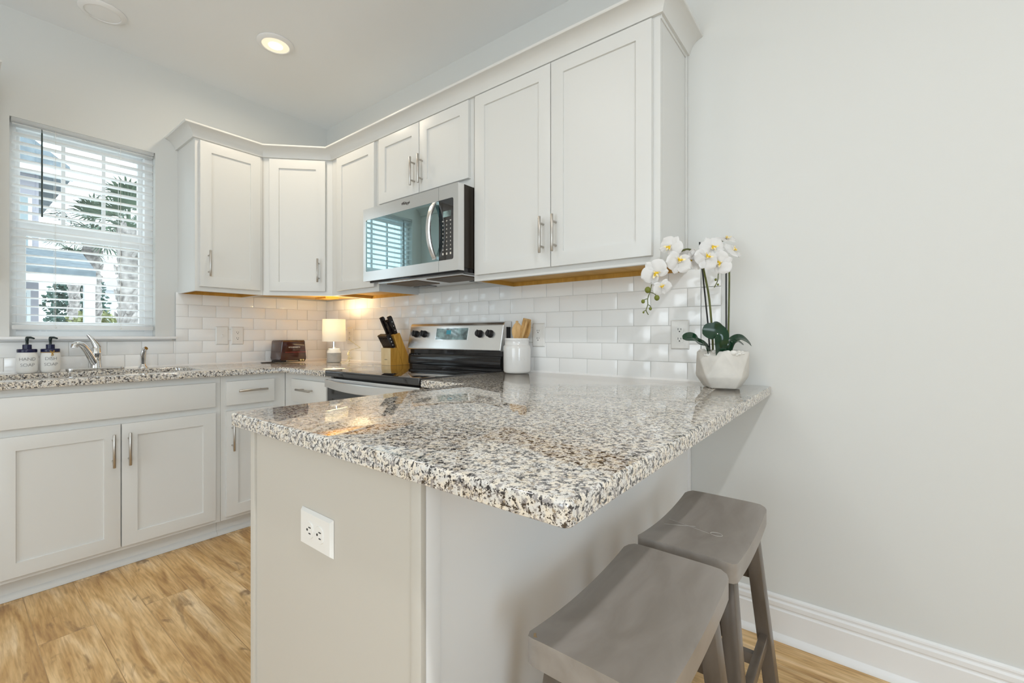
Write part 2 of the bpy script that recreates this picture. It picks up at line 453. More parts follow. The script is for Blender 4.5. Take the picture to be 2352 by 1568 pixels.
# window over the sink: sill, vinyl double-hung unit
b = MB()
b.box(-0.055, 0.045, WY0-0.095, WY1+0.095, 1.083, 1.099, 0.004)
b.box(0.0, 0.014, WY0-0.08, WY1+0.08, 1.074, 1.084, 0.002)
structure(b.build('trim_1', M['trim']))
win = thing('window_1', None, None, (-0.09, (WY0+WY1)/2, WZ0)); win['kind'] = 'structure'
b = MB()
gx0, gx1 = -0.135, -0.055
b.box(gx0, gx1, WY0, WY0+0.026, WZ0, WZ1, .002); b.box(gx0, gx1, WY1-0.040, WY1, WZ0, WZ1, .002)
b.box(gx0+.001, gx1-.001, WY0+.024, WY1-.038, WZ1-0.03, WZ1-.0005, .002); b.box(gx0+.001, gx1-.001, WY0+.024, WY1-.038, WZ0+.0005, WZ0+0.03, .002)
b.build('window_frame', M['vinyl'], win, world=True)
b = MB()                                                    # lower sash
b.box(-0.095, -0.068, -1.655, -1.618, 1.128, 1.655, .003); b.box(-0.095, -0.068, -1.158, -1.135, 1.128, 1.655, .003)
b.box(-0.094, -0.069, -1.622, -1.154, 1.1285, 1.178, .003); b.box(-0.094, -0.069, -1.622, -1.154, 1.622, 1.654, .003)
b.build('lower_sash', M['vinyl'], win, world=True)
b = MB()                                                    # upper sash with its bars
b.box(-0.128, -0.100, -1.655, -1.637, 1.66, 2.18, .003); b.box(-0.128, -0.100, -1.158, -1.135, 1.66, 2.18, .003)
b.box(-0.127, -0.101, -1.641, -1.154, 1.6605, 1.712, .003); b.box(-0.127, -0.101, -1.641, -1.154, 2.152, 2.1795, .003)
for y in (-1.476, -1.310): b.box(-0.121, -0.107, y-.008, y+.008, 1.70, 2.16)
b.box(-0.120, -0.108, -1.64, -1.15, 1.925, 1.941)
b.build('upper_sash', M['vinyl'], win, world=True)
b = MB(); b.box(-0.0835, -0.0805, -1.62, -1.156, 1.176, 1.624); b.build('pane', M['pane'], win, world=True, smooth=0)
b = MB(); b.box(-0.1155, -0.1125, -1.639, -1.156, 1.71, 2.155); b.build('pane', M['pane'], win, world=True, smooth=0)

# ------------------------------------------------------------------ blind
bl = thing('window_blind', 'white horizontal slat blind lowered over the window above the sink', 'blind', (-0.024, (WY0+WY1)/2, WZ0+0.001))
b = MB(); b.box(-0.050, 0.000, WY0+0.006, WY1-0.006, 2.184, 2.2025, .003); 
b.build('headrail', M['blind'], bl, world=True)
z = 2.1725; i = 0
slat0 = None
while z > 1.165:
    if slat0 is None:
        def sl(u, v):
            x = -0.049 + 0.048*u
            return Vector((x, WY0+0.009+v*(WY1-WY0-0.018), z + 0.0022*(1-(2*u-1)**2) + 0.003*(u-.5)))
        b = MB(); b.grid(sl, 6, 1, thick=0.0028)
        slat0 = b.build('slat', M['blind'], bl, world=True); z0s = z
    else:
        s = slat0.copy(); COL.objects.link(s); s.location = (0, 0, z - z0s)
    z -= 0.0437; i += 1
b = MB(); b.box(-0.050, 0.001, WY0+0.009, WY1-0.009, 1.136, 1.158, .004); b.build('bottom_rail', M['blind'], bl, world=True)
for y in (-1.518, -1.256):
    b = MB()
    for x in (-0.051, 0.002): b.cyl((x, y, 1.15), (x, y, 2.185), 0.0009, 6)
    for k in range(i): b.cyl((-0.051, y, z0s-0.0437*k-0.001), (0.002, y, z0s-0.0437*k-0.001), 0.0006, 5)
    b.build('ladder_cord', M['cord'], bl, world=True)
    b = MB(); b.ball((0.002, y, 1.146), 0.004); b.build('cord_button', M['cord'], bl, world=True)
b = MB(); b.cyl((0.014, -1.569, 2.150), (0.017, -1.569, 1.716), 0.0035, 8); b.tube([(-.0, -1.569, 2.172), (0.012, -1.569, 2.168), (0.014, -1.569, 2.150)], 0.002, 6)
tag(b.build('wand', M['wand'], bl, world=True), 'dark tilt wand')

# ------------------------------------------------------------------ tiles
def tiles(name, label, M_, spans, rows, joint0, extra=None):
    """running bond of 0.152 x 0.0745 tiles on a wall; local x along the wall, y=0 is the wall face, room at -y"""
    b = MB(M_)
    P, RH, G = 0.1538, 0.0762, 0.0022
    for (x0, x1, z0, z1) in spans: b.mi = 1; b.box(x0, x1, -0.0045, -0.0002, z0, z1)
    b.mi = 0
    for (x0, x1, z0, z1) in spans:
        for r in range(rows):
            za = 0.9185 + r*RH; zb = za + RH - G
            if zb <= z0 + 0.004 or za >= z1 - 0.004: continue
            za = max(za, z0); zb = min(zb, z1)
            ph = joint0 + (P/2 if r % 2 else 0)
            k = math.floor((x0-ph)/P)
            while ph + k*P < x1:
                a = max(ph+k*P+G/2, x0); c = min(ph+(k+1)*P-G/2, x1); k += 1
                if c - a < 0.006: continue
                t = bmesh.new(); bmesh.ops.create_cube(t, size=1.0)
                for v in t.verts: v.co = Vector(((a+c)/2+v.co.x*(c-a), -0.004+v.co.y*0.008, (za+zb)/2+v.co.z*(zb-za)))
                es = [e for e in t.edges if all(v.co.y < -0.007 for v in e.verts)]
                bmesh.ops.bevel(t, geom=es, offset=0.0012, segments=2, profile=0.5, affect='EDGES')
                tx, tz = random.uniform(-.0016, .0016), random.uniform(-.0016, .0016)
                cx, cz = (a+c)/2, (za+zb)/2
                for v in t.verts:
                    if v.co.y < -0.004: v.co.y += (v.co.x-cx)*tx + (v.co.z-cz)*tz
                b._merge(t)
    for (x0, x1) in ([(0.009, 1.125), (1.887, 2.918)] if M_ is None else [(-2.4, -0.001)]): b.prism([(-.0004, .9166), (-.0180, .9166), (-.0125, .9195), (-.0090, .9250), (-.0004, .9250)], 'x', x0, x1)
    if extra: extra(b)
    o = b.build(name, [M['tile'], M['grout']], smooth=25)
    return tag(o, label, 'backsplash')

def bull(b):
    for r in range(6):
        za = 0.9185 + r*0.0762
        b.box(2.845, 2.918, -0.0085, -0.0002, za, za+0.074, .002)
tiles('tile_backsplash', 'white subway tile backsplash on the wall behind the range and orchid', None, [(0.009, 2.843, 0.918, 1.374)], 6, 2.791-0.1538*30, bull)
ML = Matrix.Rotation(R(90), 4, 'Z')
tiles('tile_backsplash', 'white subway tile backsplash behind the sink faucet and under the window', ML,
      [(-2.4, WY0-0.10, 0.918, 1.374), (WY0-0.10, WY1+0.10, 0.918, 1.073), (WY1+0.10, -0.001, 0.918, 1.374)], 6, -1.469-0.1538*0.5-0.1538*20)

# ------------------------------------------------------------------ cabinets
def shaker(w, h, t=0.019, fr=0.058, rec=0.007, T=None, slab=False):
    """door in local axes: x 0..w, front face at y=-t (outward -y), z 0..h"""
    b = MB(T)
    if slab: return b.box(0, w, -t, 0, 0, h, 0.002, 2)
    t_ = bmesh.new()
    o = [(0, 0), (w, 0), (w, h), (0, h)]; i = [(fr, fr), (w-fr, fr), (w-fr, h-fr), (fr, h-fr)]
    OB = [t_.verts.new((x, 0, z)) for x, z in o]; OF = [t_.verts.new((x, -t, z)) for x, z in o]
    IF = [t_.verts.new((x, -t, z)) for x, z in i]; IR = [t_.verts.new((x+(.0012 if x < w/2 else -.0012), -t+rec, z+(.0012 if z < h/2 else -.0012))) for x, z in i]
    t_.faces.new(OB)
    for k in range(4):
        j = (k+1) % 4
        t_.faces.new((OB[k], OB[j], OF[j], OF[k])); t_.faces.new((OF[k], OF[j], IF[j], IF[k])); t_.faces.new((IF[k], IF[j], IR[j], IR[k]))
    t_.faces.new(IR)
    es = [e for e in t_.edges if e.verts[0] in OF and e.verts[1] in OF]
    bmesh.ops.bevel(t_, geom=es, offset=0.002, segments=2, profile=0.6, affect='EDGES')
    b._merge(t_); return b

def pull(vert=True, L_=0.152, T=None):
    b = MB(T)
    a = Vector((0, 0, 1)) if vert else Vector((1, 0, 0))
    y = Vector((0, -0.032, 0))
    b.tube([y - a*L_/2, y - a*(L_/2-.001), y + a*(L_/2-.001), y + a*L_/2], [.0052, .006, .006, .0052], 14)
    for s in (-1, 1): b.cyl(a*s*0.048, a*s*0.048 + y, 0.0045, 10)
    return b

def front(root, kind, x, z, w, h, hx=None, hz=None, hv=True, T=None, yf=0.0):
    """door / drawer plus its bar handle; x,z are the lower corner in cabinet axes, face frame at y=yf"""
    Tm = (T if T is not None else Matrix.Identity(4)) @ Matrix.Translation((x, yf-0.0005, z))
    d = shaker(w, h, T=Tm, slab=(kind != 'door')).build(kind if kind != 'false' else 'false_front', M['cab'], root)
    if hx is not None:
        Th = (T if T is not None else Matrix.Identity(4)) @ Matrix.Translation((hx, yf-0.0195, hz))
        pull(hv, T=Th).build('handle', M['nickel'], d)
    return d

def upper(name, label, loc, rz, w, h, d, doors, scribe=False, group=None):
    r = thing(name, label, 'cabinet', loc, rz, group)
    b = MB()
    b.box(0, w, 0, 0.019, 0, h, .0008, 1)
    b.box(0, 0.013, 0.019, d, 0, h); b.box(w-0.013, w, 0.019, d, 0, h)
    b.box(0.013, w-0.013, 0.019, d, h-0.015, h); b.box(0.013, w-0.013, d-0.008, d, 0.0, h-0.015)
    b.build('carcass', M['cab'], r)
    b = MB(); b.box(0.0135, w-0.0135, 0.0195, d-0.0085, 0.020, 0.032)
    b.box(0.0135, 0.0175, 0.0195, d-0.0085, 0.0005, 0.020); b.box(w-0.0175, w-0.0135, 0.0195, d-0.0085, 0.0005, 0.020)
    b.box(0.0175, w-0.0175, 0.0195, 0.0235, 0.0005, 0.020); b.box(0.0175, w-0.0175, d-0.0125, d-0.0085, 0.0005, 0.020)
    tag(b.build('bottom_panel', M['under'], r, smooth=0), 'bare wood underside of the cabinet')
    for (x, z, dw, dh, hx, hz) in doors: front(r, 'door', x, z, dw, dh, hx, hz)
    if scribe:
        b = MB(); b.box(w, w+0.006, d-0.018, d, 0.0, h-0.012, .002); b.box(w, w+0.004, 0.0, d-0.018, h-0.030, h-0.012, .001)
        b.build('scribe_strip', M['cab'], r)
    return r

UZ, UH, UD = 1.365, 0.905, 0.305
upper('wall_cabinet', 'single door white wall cabinet beside the window', (UD, -0.984, UZ), R(90), 0.373, UH, UD-.001,
      [(0.021, 0.027, 0.331, 0.851, 0.063, 0.162)])
upper('wall_cabinet', 'single door white wall cabinet tucked between the corner cabinet and microwave', (0.612, -UD, UZ), 0, 0.507, UH, UD-.001,
      [(0.080, 0.027, 0.403, 0.851, None, None)])
upper('wall_cabinet', 'short two door white wall cabinet above the microwave', (1.120, -UD, 1.820), 0, 0.759, 0.450, UD-.001,
      [(0.022, 0.046, 0.353, 0.377, 0.342, 0.160), (0.381, 0.046, 0.357, 0.377, 0.405, 0.160)])
upper('wall_cabinet', 'tall two door white wall cabinet above the utensil jar', (1.880, -UD, UZ), 0, 0.905, UH, UD-.001,
      [(0.022, 0.027, 0.426, 0.851, 0.415, 0.160), (0.452, 0.027, 0.427, 0.851, 0.477, 0.160)], scribe=True)
upper('wall_cabinet', 'white wall cabinet on the far side of the window, only its crown corner showing', (UD, -2.40, UZ), R(90), 0.610, UH, UD-.001,
      [(0.021, 0.027, 0.568, 0.851, 0.55, 0.162)])
# diagonal corner cabinet
r = thing('corner_wall_cabinet', 'diagonal white corner wall cabinet above the small lamp', 'cabinet', (0, 0, UZ))
A = [(0.001, -0.001), (0.001, -0.610), (0.305, -0.610), (0.611, -0.305), (0.611, -0.001)]
b = MB(); b.prism([(x, y) for x, y in A], 'z', 0.030, UH)
f = Vector((1, 1, 0)).normalized(); nrm = Vector((1, -1, 0)).normalized()
TD = Matrix.Translation((0.305, -0.610, 0)) @ Matrix.Rotation(R(45), 4, 'Z')
DW = sqrt(0.306**2+0.305**2)
b.box(0, DW, 0.0, 0.019, 0, 0.031, T=TD); b.box(0.001, 0.305, -0.610, -0.598, 0, 0.031); b.box(0.599, 0.611, -0.305, -0.001, 0, 0.031)
b.build('carcass', M['cab'], r)
b = MB(); b.prism([(0.004, -0.004), (0.004, -0.597), (0.292, -0.597), (0.598, -0.291), (0.598, -0.004)], 'z', 0.018, 0.0298)
b.box(0.20, 0.34, -0.20, -0.10, 0.006, 0.018)
tag(b.build('bottom_panel', M['under'], r, smooth=0), 'bare wood underside of the cabinet')
front(r, 'door', 0.046, 0.027, 0.345, 0.851, 0.352, 0.160, T=TD)

# crown mouldings: cove profile swept along the cabinet fronts
def crown(name, label, pts, closed_ends=True):
    """pts: plan polyline of the carcass face, room on the right-hand side of travel"""
    prof = [(0.000, 2.253), (0.012, 2.253), (0.0135, 2.258), (0.016, 2.266), (0.021, 2.278), (0.030, 2.291), (0.043, 2.301), (0.056, 2.306),
            (0.063, 2.308), (0.065, 2.311), (0.065, 2.3185), (0.060, 2.320), (0.000, 2.320)]
    P = [Vector((x, y, 0)) for x, y in pts]; n = len(P)
    offs = []
    for i in range(n):
        dirs = []
        if i > 0: dirs.append((P[i]-P[i-1]).normalized())
        if i < n-1: dirs.append((P[i+1]-P[i]).normalized())
        ns = [Vector((d.y, -d.x, 0)) for d in dirs]
        if len(ns) == 1: offs.append(ns[0])
        else:
            m = (ns[0]+ns[1]).normalized(); offs.append(m / m.dot(ns[0]))
    V = []; F = []; k = len(prof)
    for i in range(n):
        for o, z in prof: V.append(P[i] + offs[i]*o + Vector((0, 0, z)))
    for i in range(n-1):
        for j in range(k):
            F.append((i*k+j, i*k+(j+1) % k, (i+1)*k+(j+1) % k, (i+1)*k+j))
    F.append(tuple(range(k))); F.append(tuple((n-1)*k+j for j in range(k))[::-1])
    b = MB(); b.raw(V, F); o = b.build(name, M['cab'], smooth=28)
    return tag(o, label, 'moulding')
crown('crown_moulding', 'white cove crown moulding running over the corner cabinet and all cabinets along the range wall',
      [(0.001, -0.9845), (0.3055, -0.9845), (0.3055, -0.6105), (0.6115, -0.3055), (2.7855, -0.3055), (2.7855, -0.001)])
crown('crown_moulding', 'short white crown moulding on the far side of the window from the corner cabinets',
      [(0.3055, -2.40), (0.3055, -1.7895), (0.001, -1.7895)])

def base(name, label, loc, rz, w, d, fronts, label_=None, toe=True, top=0.8855):
    r = thing(name, label, 'cabinet', loc, rz)
    b = MB()
    b.box(0, w, 0, 0.019, 0.095, top, .0008, 1)
    b.box(0, 0.016, 0.019, d, 0.095, top); b.box(w-0.016, w, 0.019, d, 0.095, top)
    b.box(0.016, w-0.016, 0.019, d, 0.095, 0.11); b.box(0.016, w-0.016, d-0.008, d, 0.11, top)
    b.build('carcass', M['cab'], r)
    if toe:
        b = MB(); b.box(0, w, 0.060, 0.072, 0.001, 0.095); b.prism([(0.060, 0.001), (0.045, 0.001), (0.046, 0.012), (0.052, 0.024), (0.060, 0.028)], 'x', 0, w)
        b.build('toe_kick', M['cab'], r)
    for a in fronts: front(r, *a)
    return r
LB = 0.610                                                  # face frame plane of the base cabinets
base('sink_base_cabinet', 'white two door base cabinet under the kitchen sink with wide false front', (LB, -1.800, 0), R(90), 0.843, LB-.001,
     [('false', 0.040, 0.722, 0.775, 0.130), ('door', 0.040, 0.116, 0.386, 0.574, 0.398, 0.574), ('door', 0.430, 0.116, 0.386, 0.574, 0.455, 0.574)])
base('base_cabinet', 'narrow white base cabinet with one drawer over one door, beside the sink doors', (LB, -0.956, 0), R(90), 0.345, LB-.001,
     [('drawer', 0.023, 0.722, 0.252, 0.130, 0.149, 0.799, False), ('door', 0.023, 0.116, 0.252, 0.574, 0.050, 0.550)])
base('base_cabinet', 'white base cabinet with drawer fitted into the corner against the range', (LB+.001, -LB, 0), 0, 0.515, LB-.001,
     [('drawer', 0.112, 0.722, 0.386, 0.130, 0.305, 0.799, False), ('door', 0.112, 0.116, 0.386, 0.574, 0.460, 0.574)])
base('base_cabinet', 'white drawer base cabinet past the soap dispenser end of the sink', (LB, -2.40, 0), R(90), 0.598, LB-.001,
     [('drawer', 0.023, 0.722, 0.552, 0.130, 0.30, 0.799, False), ('door', 0.023, 0.116, 0.552, 0.574, 0.06, 0.574)])

# peninsula: cabinets turned away from us, finished end, seating side and posts
r = thing('peninsula_base', 'white panelled peninsula base under the granite bar top', 'cabinet', (2.5, -0.72, 0))
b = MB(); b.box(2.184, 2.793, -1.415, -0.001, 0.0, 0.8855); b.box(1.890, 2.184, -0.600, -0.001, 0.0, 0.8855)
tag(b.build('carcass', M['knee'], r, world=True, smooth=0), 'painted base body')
b = MB(); b.box(2.1835, 2.205, -1.428, -1.4152, 0.0, 0.8855, .002); b.build('corner_strip', M['knee'], r, world=True)
b = MB(); b.box(2.7805, 2.8050, -1.4265, -1.4155, 0.0, 0.8855, .002); b.build('corner_post', M['knee'], r, world=True)  # front of the same post as side_post, in the warm-light beige
b = MB(); b.box(2.7932, 2.8055, -1.4153, -1.385, 0.0, 0.8855, .002); b.build('side_post', M['trim'], r, world=True)
b = MB(); b.box(2.7932, 2.8045, -0.030, -0.0012, 0.158, 0.8855, .002); b.build('wall_strip', M['trim'], r, world=True)
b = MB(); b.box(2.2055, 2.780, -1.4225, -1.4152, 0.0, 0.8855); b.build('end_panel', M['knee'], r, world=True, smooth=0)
b = MB(); b.box(2.7932, 2.7995, -1.3845, -0.0305, 0.0, 0.8855); b.build('seating_panel', M['trim'], r, world=True, smooth=0)
b = MB(); b.box(2.7997, 2.812, -1.384, -0.031, 0.0, 0.10, .003); b.build('base_trim', M['trim'], r, world=True)

# ------------------------------------------------------------------ granite tops
def offset_poly(pts, e):
    n = len(pts); out = []
    ar = sum(pts[i][0]*pts[(i+1) % n][1]-pts[(i+1) % n][0]*pts[i][1] for i in range(n))
    s = 1 if ar > 0 else -1
    for i in range(n):
        p0, p1, p2 = Vector(pts[i-1]), Vector(pts[i]), Vector(pts[(i+1) % n])
        d1 = (p1-p0).normalized(); d2 = (p2-p1).normalized()
        n1 = Vector((-d1.y, d1.x))*s; n2 = Vector((-d2.y, d2.x))*s
        m = (n1+n2).normalized(); m = m/max(0.3, m.dot(n1))
        q = p1+m*e; out.append((q.x, q.y))
    return out
def rounded(pts, rad):
    """round chosen convex corners; rad: {index: radius}"""
    out = []; n = len(pts)
    for i, p in enumerate(pts):
        r_ = rad.get(i, 0)
        if not r_: out.append(p); continue
        p0, p1, p2 = Vector(pts[i-1]), Vector(p), Vector(pts[(i+1) % n])
        d1 = (p0-p1).normalized(); d2 = (p2-p1).normalized()
        c = p1 + (d1+d2)*r_
        a = p1+d1*r_; bb = p1+d2*r_
        for k in range(7):
            t = k/6*pi/2
            q = c + (a-c)*cos(t) + (bb-c)*sin(t); out.append((q.x, q.y))
    return out
def slab(outer, z0, z1, hole=None, e=0.005):
    b = MB(); V = []; F = []
    def rings(poly, sgn):
        lv = [(z0+.0015, 0.0), (z1-e, 0.0), (z1-e*.62, e*.08), (z1-e*.3, e*.3), (z1-e*.08, e*.62), (z1, e)]
        lv = [(z0, 0.0015)] + lv
        idx = []
        for z, o in lv:
            pp = offset_poly(poly, o*sgn) if o else poly
            idx.append(list(range(len(V), len(V)+len(pp)))); V.extend(Vector((x, y, z)) for x, y in pp)
        for a, c in zip(idx, idx[1:]):
            for k in range(len(a)): F.append((a[k], a[(k+1) % len(a)], c[(k+1) % len(a)], c[k]))
        return idx[0], idx[-1]
    bo, to = rings(outer, 1)
    loops_t, loops_b = [to], [bo]
    if hole:
        bh, th = rings(hole, -1); loops_t.append(th); loops_b.append(bh)
    for loops in (loops_t, loops_b):
        flat = [i for l in loops for i in l]
        for tri in tessellate_polygon([[Vector((V[i].x, V[i].y, 0)) for i in l] for l in loops]): F.append(tuple(flat[i] for i in tri))
    b.raw(V, F); return b
CT, CB = 0.917, 0.886
out = [(0.009, -2.40), (0.645, -2.40), (0.645, -0.645), (1.127, -0.645), (1.127, -0.009), (0.009, -0.009)]
hole = rounded([(0.155, -1.763), (0.525, -1.763), (0.525, -1.005), (0.155, -1.005)], {0: .04, 1: .04, 2: .04, 3: .04})
tag(slab(out, CB, CT, hole).build('granite_countertop', M['granite'], smooth=30), 'speckled granite countertop wrapping from the sink into the corner', 'countertop')
out = rounded([(1.885, -0.009), (1.885, -0.642), (2.138, -0.642), (2.138, -1.456), (3.089, -1.456), (3.089, -0.001), (2.92, -0.001), (2.92, -0.009)], {3: .012, 4: .012})
tag(slab(out, CB, CT, None, 0.006).build('granite_countertop', M['granite'], smooth=30), 'speckled granite peninsula bar top with overhang above the stools', 'countertop')

# sink bowl
b = MB()
sx0, sx1, sy0, sy1 = 0.150, 0.530, -1.768, -1.000
b.box(sx0-.012, sx0, sy0-.012, sy1+.012, 0.70, 0.8852); b.box(sx1, sx1+.012, sy0-.012, sy1+.012, 0.70, 0.8852)
b.box(sx0, sx1, sy0-.012, sy0, 0.70, 0.8852); b.box(sx0, sx1, sy1, sy1+.012, 0.70, 0.8852); b.box(sx0, sx1, sy0, sy1, 0.69, 0.70)
o = thing('kitchen_sink', 'stainless undermount sink bowl set into the granite below the window', 'sink', (0.34, -1.39, 0.69))
b.build('bowl', M['steel'], o, world=True)
b = MB(); b.lathe([(0, .7005), (.045, .7005), (.045, .703), (.03, .7045), (0, .7045)], 20, Matrix.Translation((.34, -1.39, 0))); b.build('drain', M['chrome'], o, world=True)

# faucet
FX, FY = 0.083, -1.372
fa = thing('kitchen_faucet', 'chrome single lever faucet on an oval deck plate behind the sink', 'faucet', (FX, FY, CT+.0006))
b = MB()
pl = []
for k in range(32):
    a = 2*pi*k/32; s_ = 1 if sin(a) >= 0 else -1
    pl.append((0.027*cos(a), 0.092*s_*(1 if abs(sin(a)) > .01 else 0) + 0.027*sin(a)))
b.prism(pl, 'z', 0.0, 0.014, 0.005, 2); b.build('deck_plate', M['chrome'], fa)
b = MB(); b.lathe([(0.026, .0105), (0.0255, .02), (0.0225, .04), (0.022, .085), (0.0235, .09), (0.0235, .094), (0.022, .098), (0.020, .118), (0.013, .130), (0, .133)], 24)
b.build('body', M['chrome'], fa)
D = Vector((0.40, -0.917, 0))
b = MB()
pp = [(0.002, 0.022), (0.014, 0.050), (0.030, 0.082), (0.044, 0.108), (0.056, 0.126), (0.068, 0.138), (0.080, 0.143), (0.092, 0.142), (0.099, 0.135), (0.100, 0.124)]
b.tube([D*s_ + Vector((0, 0, z)) for s_, z in pp], [.0205, .0195, .018, .0165, .0155, .015, .0145, .0145, .0145, .0145], 16)
b.build('spout', M['chrome'], fa)
b = MB()
L2 = Vector((0.1, -0.99, 0))
b.tube([L2*-0.004+Vector((0, 0, .118)), L2*0.004+Vector((0, 0, .140)), L2*0.016+Vector((0, 0, .163)), L2*0.029+Vector((0, 0, .184)), L2*0.036+Vector((0, 0, .193))], [.019, .016, .011, .009, .006], 14)
b.build('lever', M['chrome'], fa)
sp = thing('side_sprayer', 'small chrome side sprayer standing beside the faucet', 'sprayer', (0.085, -1.172, CT+.0006))
b = MB(); b.lathe([(0.024, 0), (0.0235, .004), (0.017, .012), (0.0135, .022), (0, .024)], 20); b.build('collar', M['chrome'], sp)
b = MB(); b.tube([(0, 0, .018), (0, 0, .045), (.001, -.001, .075), (.004, .002, .098), (.010, .006, .110), (.017, .010, .114)], [.0115, .0125, .0145, .0135, .012, .010], 16)
b.build('spray_head', M['chrome'], sp)

# soap dispensers
def soap(line1, label, y, tie):
    o = thing('soap_dispenser', label, 'soap dispenser', (0.084, y, CT+.0006), R(88), 'white soap dispensers by the sink')
    b = MB(); b.lathe([(0, 0), (.031, 0), (.0355, .004), (.0382, .014), (.0385, .03), (.0382, .080), (.0368, .092), (.034, .0995), (.0335, .103), (0, .103)], 40)
    b.build('jar', M['jarwhite'], o)
    b = MB(); b.lathe([(.035, .1035), (.0355, .106), (.0355, .117), (.034, .1195), (0, .1195)], 32); b.build('lid', M['navy'], o)
    b = MB(); b.lathe([(.0165, .120), (.0165, .140), (.014, .142), (0, .142)], 24); b.build('collar', M['navy'], o)
    b = MB(); b.lathe([(.0055, .1425), (.0055, .160), (.0065, .162), (.0065, .172), (.005, .180), (0, .181)], 16)
    b.tube([(0, 0, .176), (.012, -.016, .1765), (.022, -.030, .172)], [.006, .0055, .004], 10)
    b.build('pump', M['darkgreen'], o)
    b = MB()
    for s_, z in ((line1, .063), ('SOAP', .034)):
        vs, fs = text_geo(s_, .0225, .0008, -0.0004, 0.92)
        b.raw([Vector(((.0388)*sin(v.x/.0385), -(.0388)*cos(v.x/.0385)+v.y, z+v.z)) for v in vs], fs)
    b.build('lettering', M['ink'], o, smooth=0)
    if tie:
        b = MB(); b.tube([(.0352*cos(t*pi/12), .0352*sin(t*pi/12), .1015) for t in range(25)], .0012, 6)
        for dx, dz in ((.009, .008), (-.009, .007), (.004, -.016), (-.002, -.018)):
            b.tube([(0.004, -.036, .1015), (.004+dx*.7, -.0405, .1015+dz*.5), (.004+dx, -.040, .1015+dz), (.004+dx*.3, -.0395, .1015+dz*.9)], .0017, 6)
        b.ball((.004, -.0375, .1015), .0042)
        b.build('twine_bow', M['twine'], o)
    return o
soap('HAND', 'white soap dispenser reading HAND SOAP with navy lid', -1.627, False)
soap('DISH', 'white soap dispenser reading DISH SOAP with a tan twine bow', -1.546, True)

# ------------------------------------------------------------------ outlets and switch
def plate(name, label, loc, rz, kind, turned=False, group=None):
    o = thing(name, label, 'outlet' if kind == 'outlet' else 'switch', loc, rz)
    T = Matrix.Rotation(R(90), 4, 'Y') if turned else Matrix.Identity(4)
    w, h, t = 0.0375, 0.0605, 0.0062
    V = [(-w, 0, -h), (w, 0, -h), (w, 0, h), (-w, 0, h), (-w+.005, -t, -h+.005), (w-.005, -t, -h+.005), (w-.005, -t, h-.005), (-w+.005, -t, h-.005)]
    b = MB(T); b.raw([Vector(v) for v in V], [(0, 1, 2, 3), (4, 5, 6, 7), (0, 1, 5, 4), (1, 2, 6, 5), (2, 3, 7, 6), (3, 0, 4, 7)])
    b.build('face_plate', M['outlet'], o, smooth=0)
    if kind == 'outlet':
        for s in (-1, 1):
            b = MB(T); pts = []
            for k in range(28):
                a = 2*pi*k/28; pts.append((0.0172*cos(a), max(-.0135, min(.0135, 0.0172*sin(a))) + s*.0195))
            b.prism(pts, 'y', -t-.0018, -t+.001, 0.0005, 1); rc = b.build('receptacle', M['outlet'], o, smooth=0)
            b = MB(T); zc = s*.0195
            b.box(-.0070, -.0050, -t-.0023, -t-.001, zc-.001, zc+.0075); b.box(.0050, .0070, -t-.0023, -t-.001, zc-.0002, zc+.0068)
            b.cyl((0, -t-.0023, zc-.0065), (0, -t-.001, zc-.0065), .0026, 10); b.build('slots', M['slot'], rc, smooth=0)
        b = MB(T); b.cyl((0, -t-.0012, 0), (0, -t+.001, 0), .0028, 10); b.build('screw', M['outlet'], o)
    else:
        b = MB(T); b.box(-.0052, .0052, -t-.0012, -t+.001, -.012, .012, .0005, 1)
        b.box(-.0038, .0038, -t-.010, -t, -.003, .008, .001, 1, T=Matrix.Rotation(R(14), 4, 'X')); b.build('toggle', M['outlet'], o)
        for s in (-1, 1):
            b = MB(T); b.cyl((0, -t-.0012, s*.030), (0, -t+.001, s*.030), .0028, 10); b.build('screw', M['outlet'], o)
    return o
plate('light_switch', 'white toggle switch plate on the tile between the window and the toaster', (0.0095, -0.743, 1.104), R(90), 'switch')
plate('wall_outlet', 'white outlet beside the toggle switch on the tile', (0.0095, -0.651, 1.104), R(90), 'outlet')
plate('wall_outlet', 'white outlet partly behind the little lamp', (0.349, -0.0095, 1.103), 0, 'outlet')
plate('wall_outlet', 'white outlet on the tile right behind the wooden spoons', (2.055, -0.0095, 1.107), 0, 'outlet')
plate('wall_outlet', 'white outlet on the tile behind the orchid leaves', (2.762, -0.0095, 1.108), 0, 'outlet')
plate('wall_outlet', 'white outlet mounted sideways on the peninsula end panel', (2.488, -1.4232, 0.711), 0, 'outlet', True)

# ------------------------------------------------------------------ microwave
mw = thing('microwave_oven', 'stainless over-the-range microwave with dark window and curved handle', 'microwave', (1.5, -0.2, 1.40))
b = MB(); b.box(1.124, 1.876, -0.372, -0.0095, 1.425, 1.8195, .002); b.build('body', M['darkpaint'], mw, world=True)
X0, X1, Z0, Z1, YF = 1.121, 1.877, 1.411, 1.818, -0.412
def frame_panel(outer_x, split_x, z0, z1, win_x, wz0, wz1, y0, y1, rad):
    """C-shaped steel surround open on the split side, its two window corners rounded"""
    s_ = 1 if split_x > outer_x else -1
    pts = [(split_x, z1), (outer_x, z1), (outer_x, z0), (split_x, z0), (split_x, wz0)]
    pts += [(win_x+s_*rad*(1-sin(k*pi/12)), wz0+rad*(1-cos(k*pi/12))) for k in range(7)]
    pts += [(win_x+s_*rad*(1-cos(k*pi/12)), wz1-rad*(1-sin(k*pi/12))) for k in range(7)]
    pts += [(split_x, wz1)]
    b = MB(); b.prism(pts, 'y', y0, y1); return b
SPL = 1.746
